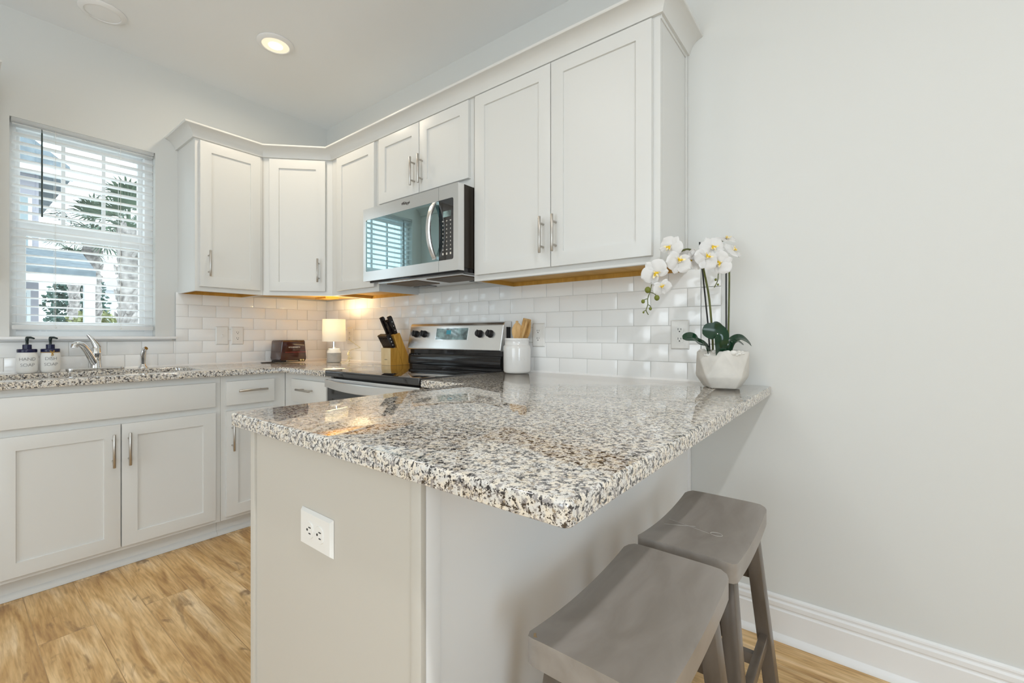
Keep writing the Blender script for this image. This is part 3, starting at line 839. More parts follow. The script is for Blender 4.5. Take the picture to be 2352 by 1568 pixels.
dr = frame_panel(X0, SPL-.0008, Z0, Z1, 1.144, 1.464, 1.754, YF, -0.3725, .010).build('door', M['steel'], mw, smooth=30, world=True)
# keep the frame closed on the split side with the dark glass running to it
b = MB(); b.box(1.140, SPL-.0012, YF+.002, -0.374, 1.460, 1.758); tag(b.build('door_window', M['ovenglass'], dr, world=True, smooth=0), 'dark reflective glass')
b = MB()
hz0, hz1 = 1.474, 1.750
def hcurve(t): return YF-.004 - 0.046*(1-(2*t-1)**2)**0.8
V = []; F = []
nn = 22
for k in range(nn+1):
    t = k/nn; z = hz0+(hz1-hz0)*t; y = hcurve(t); wd = 0.026
    xc = 1.722
    V += [Vector((xc-wd/2, y+.001, z)), Vector((xc-wd/2+.004, y-.004, z)), Vector((xc+wd/2-.004, y-.004, z)), Vector((xc+wd/2, y+.001, z)), Vector((xc+wd/2, y+.009, z)), Vector((xc-wd/2, y+.009, z))]
for k in range(nn):
    for j in range(6): F.append((k*6+j, k*6+(j+1) % 6, (k+1)*6+(j+1) % 6, (k+1)*6+j))
F.append(tuple(range(6))); F.append(tuple(nn*6+j for j in range(6))[::-1])
b.raw(V, F)
b.box(1.710, 1.734, YF-.010, YF+.003, 1.472, 1.486); b.box(1.710, 1.734, YF-.010, YF+.003, 1.738, 1.752)
b.build('handle', M['steel'], dr, smooth=30, world=True)
b = MB(); vs, fs = text_geo('Whirlpool', .0185, .0008, 0, .95)
b.raw([Vector((1.496+v.x*.9, YF-.0006+v.y, 1.783+v.z)) for v in vs], fs)
b.tube([(1.468+.056*t, YF-.0008, 1.7905+.011*sin(t*2*pi)*(.4+t)) for t in [k/16 for k in range(17)]], .0007, 5)
b.build('logo', M['darklogo'], dr, world=True, smooth=0)
pn = frame_panel(X1, SPL+.0008, Z0, Z1, 1.846, 1.464, 1.754, YF, -0.3725, .010).build('control_panel', M['steel'], mw, smooth=30, world=True)
b = MB(); b.box(SPL+.0012, 1.850, YF+.002, -0.374, 1.460, 1.758); b.build('key_pad', M['blackglass'], pn, world=True, smooth=0)
b = MB(); b.box(1.775, 1.829, YF+.0012, YF+.003, 1.669, 1.697); tag(b.build('display', M['display'], pn, world=True, smooth=0), 'small pale display')
b = MB()
for r_ in range(9):
    for c_ in range(3):
        x = 1.773+.026*c_; z = 1.650-.0195*r_
        if r_ in (0, 7): b.box(x-.005, x+.005, YF+.0013, YF+.003, z-.0012, z+.0012)
        if r_ == 8: b.box(x-.004, x+.004, YF+.0013, YF+.003, z-.005, z+.005)
        else: b.box(x-.0016, x+.0016, YF+.0013, YF+.003, z-.0034, z+.0034)
b.build('key_marks', M['logo'], pn, world=True, smooth=0)
b = MB()                                                     # underside
b.prism([(-0.405, 1.4105), (-0.372, 1.4105), (-0.350, 1.4255), (-0.372, 1.4255), (-0.405, 1.4165)], 'x', 1.130, 1.870)
b.box(1.126, 1.874, -0.372, -0.010, 1.405, 1.4248, .002)
tag(b.build('bottom_grille', M['blackenamel'], mw, world=True), 'dark vent strip and bottom plate')
b = MB(); b.box(1.16, 1.84, -0.340, -0.03, 1.402, 1.4048); b.build('bottom_plate', M['steel'], mw, world=True, smooth=0)
for x0, x1 in ((1.20, 1.46), (1.54, 1.80)):
    b = MB(); b.box(x0, x1, -0.31, -0.14, 1.399, 1.4018); b.build('grease_filter', M['mesh'], mw, world=True, smooth=0)
for x0, x1 in ((1.19, 1.34), (1.66, 1.81)):
    b = MB(); b.box(x0, x1, -0.11, -0.05, 1.399, 1.4018, .002); b.build('light_cover', M['blackglass'], mw, world=True)

# ------------------------------------------------------------------ range
rg = thing('electric_range', 'stainless and black electric range with glass cooktop', 'range', (1.506, -0.33, 0))
b = MB(); b.box(1.134, 1.878, -0.600, -0.012, 0.06, 0.892); b.box(1.16, 1.85, -0.55, -0.05, 0.001, 0.06); b.build('body', M['blackenamel'], rg, world=True, smooth=0)
ck = MB().box(1.1305, 1.8815, -0.648, -0.085, 0.892, 0.9225, .004, 3).build('cooktop', M['blackglass'], rg, world=True)
tag(ck, 'black glass cooktop')
b = MB()
b.prism([(-0.010, .9225), (-0.094, .9225), (-0.094, .930), (-0.101, .934), (-0.103, .950), (-0.101, .980), (-0.094, .993), (-0.086, .996), (-0.086, 1.020), (-0.010, 1.020)], 'x', 1.136, 1.876)
tag(b.build('backguard', M['blackenamel'], rg, world=True, smooth=30), 'black guard rising behind the cooktop')
cp = MB()
cp.prism([(-0.012, 1.020), (-0.104, 1.020), (-0.108, 1.026), (-0.081, 1.160), (-0.074, 1.174), (-0.058, 1.181), (-0.012, 1.181)], 'x', 1.131, 1.881, 0.005, 3)
cp = cp.build('control_panel', M['steel'], rg, world=True, smooth=45)
tilt = atan2(0.027, 0.134)
def on_panel(x, z): return Matrix.Translation((x, -0.108+(z-1.026)*0.027/0.134, z)) @ Matrix.Rotation(-tilt, 4, 'X')
b = MB(); b.box(-.127, .127, -.0012, .002, -.033, .033, T=on_panel(1.505, 1.113)); tag(b.build('display', M['display'], cp, world=True, smooth=0), 'pale teal display window')
b = MB(); b.box(-.020, .016, -.0018, 0, -.004, .020, T=on_panel(1.482, 1.115)); b.build('clock', mat('cyan_clock', (0.05, .35, .45), .2), cp, world=True, smooth=0)
b = MB()
for s in (-1, 1): b.box(s*.1285-.0012, s*.1285+.0012, -.0022, .001, -.036, .036, T=on_panel(1.505, 1.113)); b.box(-.1295, .1295, -.0022, .001, s*.0345-.0012, s*.0345+.0012, T=on_panel(1.505, 1.113))
b.build('display_bezel', M['chrome'], cp, world=True, smooth=0)
for x in (1.197, 1.272, 1.724, 1.799):
    b = MB(); T = on_panel(x, 1.113) @ Matrix.Rotation(R(90), 4, 'X')
    b.lathe([(.0215, 0.0005), (.0215, .004), (.0195, .006), (.0175, .024), (.0165, .026), (0, .026)], 28, T)
    b.box(-.004, .004, -.018, .018, .024, .031, .0015, 1, T=T)
    b.build('knob', M['black'], cp, world=True)
b = MB(); b.box(1.8795, 1.8818, -0.058, -0.022, 1.085, 1.150); b.build('side_vent', M['slot'], cp, world=True, smooth=0)
do = MB().box(1.137, 1.875, -0.640, -0.6005, 0.200, 0.882, .003).build('oven_door', M['steel'], rg, world=True)
b = MB(); b.box(1.146, 1.866, -0.6435, -0.6402, 0.215, 0.835, .001, 1); b.build('door_glass', M['blackglass'], do, world=True)
V = []; F = []; nn = 24
for k in range(nn+1):
    t = k/nn; x = 1.140+t*0.732; q = 1-(2*t-1)**2
    y = -0.650-0.046*q; zt = 0.874; zb = 0.838-.010*q
    V += [Vector((x, y, zb)), Vector((x, y-.003, zb+.004)), Vector((x, y-.003, zt-.004)), Vector((x, y, zt)), Vector((x, y+.010, zt)), Vector((x, y+.010, zb))]
for k in range(nn):
    for j in range(6): F.append((k*6+j, k*6+(j+1) % 6, (k+1)*6+(j+1) % 6, (k+1)*6+j))
F.append(tuple(range(6))); F.append(tuple(nn*6+j for j in range(6))[::-1])
b = MB(); b.raw(V, F); b.box(1.140, 1.165, -0.655, -0.638, .836, .874); b.box(1.847, 1.872, -0.655, -0.638, .836, .874)
b.build('handle', M['steel'], do, world=True, smooth=30)
b = MB(); b.box(1.137, 1.875, -0.635, -0.6005, 0.065, 0.190, .003); b.build('storage_drawer', M['steel'], rg, world=True)

# ------------------------------------------------------------------ toaster
to = thing('toaster', 'black glossy toaster against the tile by the corner', 'toaster', (0.135, -0.366, CT+.0006))
b = MB(); sh = [(-.092, .012), (-.089, .030), (-.083, .145), (-.078, .152), (.078, .152), (.083, .145), (.089, .030), (.092, .012)]
b.prism(sh, 'x', -.078, .078, .010, 3)
bd = b.build('body', M['toaster'], to)
b = MB(); b.box(-.074, .074, -.084, .084, .003, .014, .002); b.build('foot_base', M['black'], to)
b = MB(); b.box(-.055, -.02, -.07, .07, .1505, .1535); b.box(.02, .055, -.07, .07, .1505, .1535); b.build('bread_slots', M['slot'], bd, smooth=0)
b = MB(); b.box(.0775, .0800, -.060, .086, .0685, .0715, .0008, 1); tag(b.build('red_line', mat('red_trim', (.35, .05, .05), .3), to), 'thin red trim line')
b = MB(); b.box(.0775, .0855, -.055, .030, .008, .0125, .001, 1); b.build('crumb_tray', M['steel'], to)
b = MB(); vs, fs = text_geo('KITCHENSMITH', .0115, .0006, 0.0001)
b.raw([Vector((.0784-v.y, v.x-.0+.004, .101+v.z)) for v in vs], fs); b.build('logo', M['logo'], to, smooth=0)
for y in (.047, .065):
    b = MB(); b.tube([(.079, y, .014), (.088, y, .014)], .006, 10); b.build('knob', mat('cream_knob', (.72, .60, .30), .4), to)
b = MB(); b.tube([(-.02, -.088, .010), (-.01, -.11, .004), (0.03, -.135, .0028), (.045, -.165, .0028), (.04, -.19, .0028), (.0, -.185, .003)], .0028, 8)
b.tube([(0.03, -.09, .006), (.05, -.125, .0045), (.052, -.16, .0045), (.045, -.20, .0035)], .003, 8); b.build('power_cord', M['black'], to)

# ------------------------------------------------------------------ lamp
LX, LY = 0.450, -0.200
la = thing('table_lamp', 'small lit table lamp with white drum shade and grey concrete base', 'lamp', (LX, LY, CT+.0006))
b = MB(); b.lathe([(0, 0), (.046, 0), (.048, .002), (.048, .066), (0, .066)], 36); b.build('base', M['concrete'], la)
b = MB(); b.lathe([(.048, .0662), (.048, .070), (.038, .088), (.038, .094), (.035, .096), (0, .096)], 36); tag(b.build('shoulder', M['ceramic'], la), 'white glazed shoulder of the base')
b = MB(); b.lathe([(.012, .0962), (.012, .101), (.0095, .103), (.0095, .150), (0, .150)], 20); b.build('neck', M['chrome'], la)
b = MB(); b.lathe([(.077, .145), (.0752, .300), (.0737, .300), (.0755, .145), (.077, .145)], 48); b.build('lamp_shade', M['shade'], la)
b = MB()
for k in range(3):
    a = 2*pi*k/3+.4; b.cyl((.009*cos(a), .009*sin(a), .149), (.0755*cos(a), .0755*sin(a), .152), .0013, 6)
b.build('shade_ring', M['nickel'], la)
b = MB(); b.lathe([(0, .151), (.010, .151), (.013, .163), (.022, .185), (.026, .205), (.022, .225), (.012, .237), (0, .240)], 20); b.build('bulb', M['bulb'], la)
pl_ = bpy.data.lights.new('lamp_bulb_light', 'POINT'); pl_.energy = 4.6; pl_.color = (1.0, 0.80, 0.46); pl_.shadow_soft_size = 0.03
po = bpy.data.objects.new('lamp_bulb_light', pl_); COL.objects.link(po); po.location = (LX, LY, CT+.262)
b = MB()
cx, cy = .10, .055
b.tube([(.05, .02, .004), (.075, .035, .003), (cx-.02, cy-.012, .006), (cx-.008, cy, .03), (cx-.022, cy+.006, .062), (cx-.032, cy+.02, .082), (cx-.024, cy+.05, .09), (cx-.02, cy+.10, .10), (-.11, .178, .160)], .0022, 7)
b.tube([(cx+.008*sin(k*.8)-.006+.0005*k, cy, .004+.0042*k) for k in range(17)], .0035, 7)
for ph, sx, hh in ((0, .028, .045), (1.2, .018, .055), (2.3, .034, .038)):
    b.tube([(cx+sx*sin(2*pi*t)+.012*t, cy+.008*cos(2*pi*t+ph), .028+hh*t*(1-t)*2.4-.022*sin(pi*t)) for t in [k/16 for k in range(17)]], .0018, 6)
b.tube([(cx-.030, cy+.008, .066), (cx-.012, cy-.004, .048), (cx+.012, cy-.004, .062)], .0025, 6)
b.build('power_cord', M['lampcord'], la)

# ------------------------------------------------------------------ knife block and knives
KX0, KX1 = 0.965, 1.060
kb = thing('knife_block', 'golden wood knife block with pale front beside the range', 'knife block', (1.0125, -0.095, CT+.0006))
z0 = CT+.0006
b = MB()
b.prism([(-.0850, z0), (-.0165, z0), (-.0180, z0+.004), (-.109, z0+.204), (-.154, z0+.190)], 'x', KX0, KX1, .0015, 1)
tag(b.build('slanted_block', M['bamboo'], kb, world=True), 'tall slanted golden wood block')
b = MB(); b.prism([(-.1788, z0), (-.0870, z0), (-.1265, z0+.109), (-.1788, z0+.109)], 'x', KX0, KX1, .0012, 1)
lo = b.build('front_block', M['bamboo'], kb, world=True)
b = MB(); b.box(KX0+.0004, KX1-.0004, -.1798, -.1785, z0+.0006, z0+.1083); tag(b.build('front_face', M['palewood'], lo, world=True, smooth=0), 'pale front face')
b = MB(); vs, fs = text_geo('cuisine', .0105, .0004, 0)
b.raw([Vector((1.0125+v.x, -.1801+v.y, z0+.034+v.z)) for v in vs], fs); b.build('logo', M['darklogo'], lo, world=True, smooth=0)
kd = Vector((0, -.528, .849)).normalized()
def knife(label, base_pt, L_, tilt, hooked, grp, wdt=.021, thk=.015):
    o = thing('kitchen_knife' if hooked else 'steak_knife', label, 'knife', base_pt, 0, grp)
    d = Vector((0, -sin(tilt), cos(tilt))); nrm_ = Vector((0, -cos(tilt), -sin(tilt)))
    T = Matrix(((1, 0, 0, 0), (0, nrm_.y, d.y, 0), (0, nrm_.z, d.z, 0), (0, 0, 0, 1)))
    prof = [(-wdt*.50, 0), (wdt*.5, 0), (wdt*.45, L_*.25), (wdt*.55, L_*.55), (wdt*.45, L_*.80), (wdt*.72, L_*.97), (wdt*.50, L_*1.0), (-wdt*.35, L_*1.0), (-wdt*.58, L_*.90), (-wdt*.52, L_*.45)]
    b = MB(T); b.prism(prof, 'x', -thk/2, thk/2, .003, 2); h = b.build('handle', M['handle'], o)
    b = MB(T)
    for q in (.22, .45, .68):
        for s in (-1, 1): b.cyl((s*(thk/2-.001), 0, L_*q), (s*(thk/2+.0007), 0, L_*q), .0030, 10)
    b.build('rivets', M['rivet'], h)
    b = MB(T); b.box(-.0012, .0012, -wdt*.4, wdt*.4, -.030, .0, .0004, 1); b.build('blade', M['rivet'], o)
    return o
ta = R(24)
for n_, (x, yy, zz, L_, lab) in enumerate(((0.981, -.138, .195, .122, 'long black handled knife at the lamp side of the block top'),
                            (1.043, -.128, .199, .122, 'tall black handled knife closest to the range panel'),
                            (1.003, -.130, .198, .098, 'shorter black handled knife leaning beside the long lamp side one'),
                            (1.022, -.136, .196, .092, 'short black handled knife between the two tall handles'))):
    knife(lab, (x, yy, z0+zz-.003), L_, ta, True, 'kitchen knives in the block', .024, .0155)
order = ['first steak knife in the fan, at the lamp side', 'second steak knife of the fan counted from the lamp side', 'third steak knife of the fan counted from the lamp side',
         'fourth steak knife of the fan counted from the lamp side', 'fifth steak knife of the fan counted from the lamp side', 'last steak knife of the fan, three bright rivets showing']
for k in range(6):
    knife(order[k], (KX0+.0085+k*.0156, -.152, z0+.1098), .094, R(27), False, 'steak knives in the block front', .030, .0135)

# ------------------------------------------------------------------ utensil jar
JX, JY = 1.985, -0.102
ja = thing('utensil_jar', 'white ceramic jar embossed UTENSILS holding wooden spoons', 'jar', (JX, JY, CT+.0006))
b = MB()
b.lathe([(0, .0), (.060, 0), (.066, .004), (.069, .012), (.0695, .120), (.0685, .131), (.063, .139), (.0605, .142), (.0605, .162), (.0625, .165), (.0625, .171), (.0605, .1735),
         (.0575, .172), (.0565, .15), (.0565, .012), (0, .012)], 48)
b.build('pot', M['ceramic'], ja)
b = MB(); vs, fs = text_geo('UTENSILS', .022, .0012, .0002, 1.02)
ph = R(-56)+.25                         # direction the word faces
b.raw([Vector((.0699*cos(ph-.25+v.x/.0695), .0699*sin(ph-.25+v.x/.0695), .064+v.z)) + Vector((cos(ph), sin(ph), 0))*(-v.y) for v in vs], fs)
b.build('embossed_word', M['ceramic'], ja, smooth=0)
def spoon(label, p0, p1, head, yaw, kind='spoon'):
    o = thing('wooden_spoon' if kind == 'spoon' else 'wooden_spatula', label, 'wooden utensil', p0, 0, 'wooden utensils in the jar')
    d = Vector(p1)-Vector(p0); L_ = d.length; d.normalize()
    u = Vector((cos(yaw), sin(yaw), 0)); u = (u-d*u.dot(d)).normalized(); v = d.cross(u)
    T = Matrix(((u.x, v.x, d.x, 0), (u.y, v.y, d.y, 0), (u.z, v.z, d.z, 0), (0, 0, 0, 1)))
    b = MB(T); b.tube([(0, 0, 0), (0, 0, L_*.68)], [.0055, .005], 10); b.build('handle', M['spoon'], o)
    hw, h0 = head
    b = MB(T); ol = []
    for k in range(25):
        t = k/24
        w = hw*(sin(pi*min(1, t*1.08))**.55 if kind == 'spoon' else min(1, .35+t*1.5)) if t < .93 or kind != 'spoon' else hw*.5*(1-t)/.07
        ol.append((max(.004, w), L_-h0+h0*t))
    pts = [(w, z) for w, z in ol] + [(-w, z) for w, z in ol[::-1]]
    b.prism(pts, 'y', -.004, .004, .0015, 1); b.build('head', M['spoon'], o)
    return o
zb = CT+.0135
spoon('broad wooden spoon with rounded head at the range side of the jar', (JX+.012, JY, zb), (JX-.010, JY+.012, CT+.262), (.028, .105), R(38))
spoon('wooden spoon mostly hidden behind the broad one', (JX+.02, JY+.02, zb), (JX-.030, JY+.034, CT+.238), (.024, .09), R(30))
spoon('flat ended wooden spatula leaning toward the outlet', (JX-.02, JY+.01, zb), (JX+.042, JY+.030, CT+.272), (.021, .11), R(60), 'spatula')
spoon('slim wooden spatula edge-on in front of the flat one', (JX-.022, JY-.015, zb), (JX+.047, JY+.012, CT+.262), (.019, .12), R(-35), 'spatula')
spoon('wooden spoon leaning furthest toward the outlet', (JX-.03, JY, zb), (JX+.054, JY+.040, CT+.255), (.018, .11), R(10))

# ------------------------------------------------------------------ orchid
OX, OY = 2.955, -0.150
oc = thing('potted_orchid', 'white orchid with two stems in a faceted cement pot on the bar top', 'potted plant', (OX, OY, CT+.0006))
b = MB(); V = []; F = []; n = 5
rb, rt_, h = .066, .090, .132
a0 = R(-110)
bt = [Vector((rb*cos(a0+2*pi*k/n), rb*sin(a0+2*pi*k/n), 0)) for k in range(n)]
tp = [Vector((rt_*cos(a0+2*pi*(k+.5)/n), rt_*sin(a0+2*pi*(k+.5)/n), h)) for k in range(n)]
md = [Vector((.0945*cos(a0+2*pi*k/n), .0945*sin(a0+2*pi*k/n), .040)) for k in range(n)]
ti = [Vector((v.x*.88, v.y*.88, h)) for v in tp]; tl = [Vector((v.x*.86, v.y*.86, h-.026)) for v in tp]
V = bt + md + tp + ti + tl
for k in range(n):
    j = (k+1) % n
    F += [(k, j, n+j, n+k), (n+k, n+j, 2*n+k), (n+j, 2*n+j, 2*n+k)]
    F += [(2*n+k, 2*n+j, 3*n+j, 3*n+k), (3*n+k, 3*n+j, 4*n+j, 4*n+k)]
F += [tuple(range(n))[::-1], tuple(range(4*n, 5*n))]
t = bmesh.new(); vv = [t.verts.new(v) for v in V]
for f_ in F: t.faces.new([vv[i] for i in f_])
bmesh.ops.recalc_face_normals(t, faces=t.faces)
bmesh.ops.bevel(t, geom=list(t.edges), offset=.0045, segments=3, profile=.5, affect='EDGES')
b._merge(t); b.build('pot', M['pot'], oc, smooth=30)
b = MB()
for k in range(110):
    a = random.uniform(0, 2*pi); rr = sqrt(random.random())*.078
    b.ball((rr*cos(a), rr*sin(a), h-.016+random.uniform(0, .016)), random.uniform(.006, .012), (1, random.uniform(.7, 1), random.uniform(.5, .8)), 8)
tag(b.build('pebbles', M['pebble'], oc), 'white pebble topping', kind='stuff')
def wpath(mb, pts, r, n=8):
    # smooth Catmull-Rom through the given points
    P = [Vector(p) for p in pts]; out = []
    for i in range(len(P)-1):
        p0, p1, p2, p3 = P[max(i-1, 0)], P[i], P[i+1], P[min(i+2, len(P)-1)]
        for s in range(4):
            t = s/4
            out.append(0.5*((2*p1)+(p2-p0)*t+(2*p0-5*p1+4*p2-p3)*t*t+(3*p1-p0-3*p2+p3)*t**3))
    out.append(P[-1]); mb.tube(out, r, n)
stemL = [(2.932, -0.181, 1.030), (2.932, -0.194, 1.12), (2.93, -0.196, 1.152), (2.928, -0.223, 1.242), (2.922, -0.252, 1.314), (2.919, -0.28, 1.353), (2.908, -0.301, 1.385), (2.885, -0.319, 1.399), (2.864, -0.348, 1.389), (2.841, -0.366, 1.368), (2.821, -0.394, 1.328), (2.809, -0.417, 1.294), (2.802, -0.435, 1.276), (2.802, -0.447, 1.252), (2.795, -0.452, 1.227), (2.795, -0.452, 1.206), (2.791, -0.456, 1.188), (2.797, -0.452, 1.173)]
b = MB(); wpath(b, stemL[:9], .0036); wpath(b, stemL[8:13], .0028); wpath(b, stemL[12:], .0016)
for p in ([(2.802, -0.447, 1.247), (2.812, -0.439, 1.243), (2.818, -0.435, 1.234)], [(2.795, -0.452, 1.226), (2.789, -0.458, 1.224), (2.784, -0.461, 1.22)],
          [(2.797, -0.452, 1.206), (2.802, -0.447, 1.201), (2.803, -0.446, 1.194)], [(2.791, -0.456, 1.188), (2.786, -0.46, 1.185), (2.784, -0.461, 1.183)]): wpath(b, p, .0014)
b.build('stem', M['stem'], oc, world=True)
stemR = [(2.975, -0.147, 1.030), (2.975, -0.147, 1.11), (2.978, -0.152, 1.214), (2.98, -0.156, 1.331), (2.979, -0.17, 1.362), (2.971, -0.188, 1.378), (2.963, -0.208, 1.392), (2.954, -0.202, 1.412), (2.958, -0.186, 1.436), (2.969, -0.152, 1.449)]
b = MB(); wpath(b, stemR, .0032); wpath(b, [(2.971, -0.188, 1.378), (2.959, -0.211, 1.358), (2.959, -0.223, 1.32), (2.957, -0.225, 1.295), (2.948, -0.232, 1.272)], .0016)
b.build('stem', M['stem'], oc, world=True)
for pts in ([(2.922, -0.182, 1.030), (2.918, -0.198, 1.152), (2.911, -0.236, 1.322), (2.905, -0.253, 1.432)], [(2.968, -0.147, 1.030), (2.97, -0.158, 1.323), (2.975, -0.16, 1.369)]):
    b = MB(); b.tube(pts, .0028, 8); b.build('stake', M['stake'], oc, world=True)
for c, rr in (((2.795, -0.452, 1.255), .0098), ((2.783, -0.462, 1.217), .0062), ((2.819, -0.434, 1.229), .0086), ((2.802, -0.447, 1.193), .005), ((2.784, -0.461, 1.181), .0033), ((2.952, -0.229, 1.299), .0042), ((2.958, -0.224, 1.282), .0036)):
    b = MB(); b.ball(c, rr, (1, 1, 1.12), 12); b.build('bud', M['bud'], oc, world=True)
def leaf(pts, wid, roll=Vector((0, 0, 1)), fold=.25):
    P = [Vector(p) for p in pts]; sm = []
    for i in range(len(P)-1):
        p0, p1, p2, p3 = P[max(i-1, 0)], P[i], P[i+1], P[min(i+2, len(P)-1)]
        for s in range(6):
            t = s/6; sm.append(0.5*((2*p1)+(p2-p0)*t+(2*p0-5*p1+4*p2-p3)*t*t+(3*p1-p0-3*p2+p3)*t**3))
    sm.append(P[-1]); n_ = len(sm)-1
    def fn(u, v):
        i = min(n_, int(round(u*n_))); d = (sm[min(i+1, n_)]-sm[max(i-1, 0)]).normalized()
        side = d.cross(roll); side = side.normalized() if side.length > .05 else Vector((1, 0, 0))
        nm = side.cross(d)
        w = wid*(.45+.55*sin(pi*min(1, u*1.25+.05)*.5)) * (1 if u < .72 else max(.05, sqrt(max(0, 1-((u-.72)/.28)**2))))
        q = 2*v-1
        return sm[i] + side*q*w + nm*(abs(q)*w*fold)
    b = MB(); b.grid(fn, n_, 6, thick=.0016); b.build('leaf', M['leaf'], oc, world=True, smooth=60)
rtv = Vector((.788, .615, 0)); cmv = Vector((.615, -.788, 0))
leaf([(2.927, -0.205, 1.035), (2.918, -0.235, 1.071), (2.907, -0.272, 1.083), (2.893, -0.3, 1.098), (2.871, -0.33, 1.094)], .021, Vector((.45, -.55, .7)))
leaf([(2.962, -0.214, 1.033), (2.970, -0.238, 1.070), (2.972, -0.243, 1.100), (2.962, -0.246, 1.115), (2.940, -0.250, 1.121), (2.914, -0.254, 1.126)], .029, cmv)
leaf([(2.961, -0.133, 1.038), (2.954, -0.126, 1.105), (2.937, -0.127, 1.132), (2.916, -0.13, 1.15)], .017, cmv)
leaf([(2.979, -0.17, 1.04), (2.988, -0.175, 1.08), (3.009, -0.159, 1.097), (3.027, -0.145, 1.09), (3.044, -0.119, 1.069)], .017, Vector((.35, -.45, .8)))
leaf([(2.974, -0.148, 1.039), (2.977, -0.115, 1.079), (2.99, -0.085, 1.086), (3.004, -0.058, 1.072)], .018, Vector((.3, -.4, .85)))
# flowers: petals (white) with a yellow lip
def petal_geo(mb, ang, L_, wd, cup, T, z=0.0):
    ca, sa = cos(ang), sin(ang)
    def fn(u, v):
        w = wd*sin(pi*min(1, (.10+.90*u)))**.62 if u < 1 else 0.0
        w = max(w, .0005); q = 2*v-1
        y = .003+L_*u; x = q*w
        zz = z + cup*L_*(u**2) - .22*wd*q*q*(1-u*.5) + .0012*sin(9*u+4*q)
        return Vector((ca*x-sa*y, sa*x+ca*y, zz))
    mb.grid(fn, 9, 6, T=T, thick=.0006)
def flower(pos, nrm_, roll, sc=1.0):
    n_ = Vector(nrm_).normalized(); up = Vector((0, 0, 1)); 
    x = up.cross(n_); x = x.normalized() if x.length > .1 else Vector((1, 0, 0)); y = n_.cross(x)
    Rm = Matrix((( x.x, y.x, n_.x, 0), (x.y, y.y, n_.y, 0), (x.z, y.z, n_.z, 0), (0, 0, 0, 1)))
    T = Matrix.Translation(pos) @ Rm @ Matrix.Rotation(R(roll), 4, 'Z') @ Matrix.Scale(sc, 4)
    b = MB()
    for a in (0, R(128), R(-128)): petal_geo(b, a, .038, .0150, random.uniform(-.15, .1), T, -.0015)
    for a in (R(72), R(-72)): petal_geo(b, a, .042, .0260, random.uniform(-.05, .2), T, .001)
    f_ = b.build('flower', M['petal'], oc, world=True, smooth=60)
    b = MB(); b.ball((0, -.004, .006), .0048, (1.1, 1.2, 1), 10, T); b.ball((.006, -.007, .007), .0032, (1, 1, 1), 8, T); b.ball((-.006, -.007, .007), .0032, (1, 1, 1), 8, T)
    b.build('lip', M['lip'], f_, world=True)
    b = MB(); b.tube([(0, .002, .002), (0, .003, .008), (0, .001, .013)], [.003, .0032, .002], 8, T)
    for s in (-1, 1): b.grid(lambda u, v, s=s: Vector((s*(.004+.010*u), -.006+.010*(v-.5)*(1-.5*u)-.004*u, .005+.009*u)), 4, 4, T=T, thick=.0006)
    b.tube([(0, -.008, .006), (0, -.014, .008), (0, -.019, .006)], [.004, .003, .001], 8, T)
    b.build('column', M['lippale'], f_, world=True)
for pos, nv, ro, sc in (((2.844, -0.376, 1.404), (-0.1, -0.94, 0.15), -35, 1.0), ((2.876, -0.39, 1.349), (0.62, -0.74, -0.12), 165, 1.02), ((2.817, -0.448, 1.312), (0.282, -0.938, -0.203), 40, 1.05),
                        ((2.836, -0.433, 1.264), (0.489, -0.794, -0.361), 200, .72), ((2.894, -0.312, 1.362), (-0.115, 0.939, 0.324), 15, 1.0), ((2.94, -0.301, 1.366), (0.615, -0.788, 0.0), 150, 1.0),
                        ((2.945, -0.247, 1.411), (0.498, -0.808, 0.314), 25, 1.0), ((2.973, -0.251, 1.353), (0.25, -0.96, 0.0), -70, .95), ((2.998, -0.181, 1.403), (0.701, -0.444, 0.558), 100, .82),
                        ((2.969, -0.152, 1.453), (0.361, -0.282, 0.889), 0, .85)):
    flower(pos, nv, ro, sc)

# ------------------------------------------------------------------ ceiling lights
def downlight(label, x, y, lit):
    o = thing('recessed_ceiling_light', label, 'ceiling light', (x, y, CEIL), 0, 'recessed ceiling lights')
    b = MB(); b.lathe([(.094, -.0005), (.094, -.004), (.088, -.010), (.072, -.015), (.069, -.013), (.069, -.0005)], 48); b.build('trim_ring', M['trim'], o)
    b = MB(); b.lathe([(0, -.0145), (.05, -.0138), (.0685, -.0115), (.0685, -.002), (0, -.002)], 40)
    b.build('lens', M['lens_on'] if lit else M['lens_off'], o)
    if lit:
        b = MB(); b.lathe([(0, -.0165), (.028, -.0160), (.036, -.0146), (0, -.0146)], 32); b.build('bright_core', M['bulb'], o)
        l = bpy.data.lights.new('downlight_kitchen', 'AREA'); l.shape = 'DISK'; l.size = .13; l.energy = 5; l.color = WARM; l.spread = R(170)
        q = bpy.data.objects.new('downlight_kitchen', l); COL.objects.link(q); q.location = (x, y, CEIL-.019)
downlight('lit recessed ceiling light above the corner of the kitchen', 0.763, -0.735, True)
downlight('unlit recessed ceiling light above the sink window', 0.330, -1.387, False)

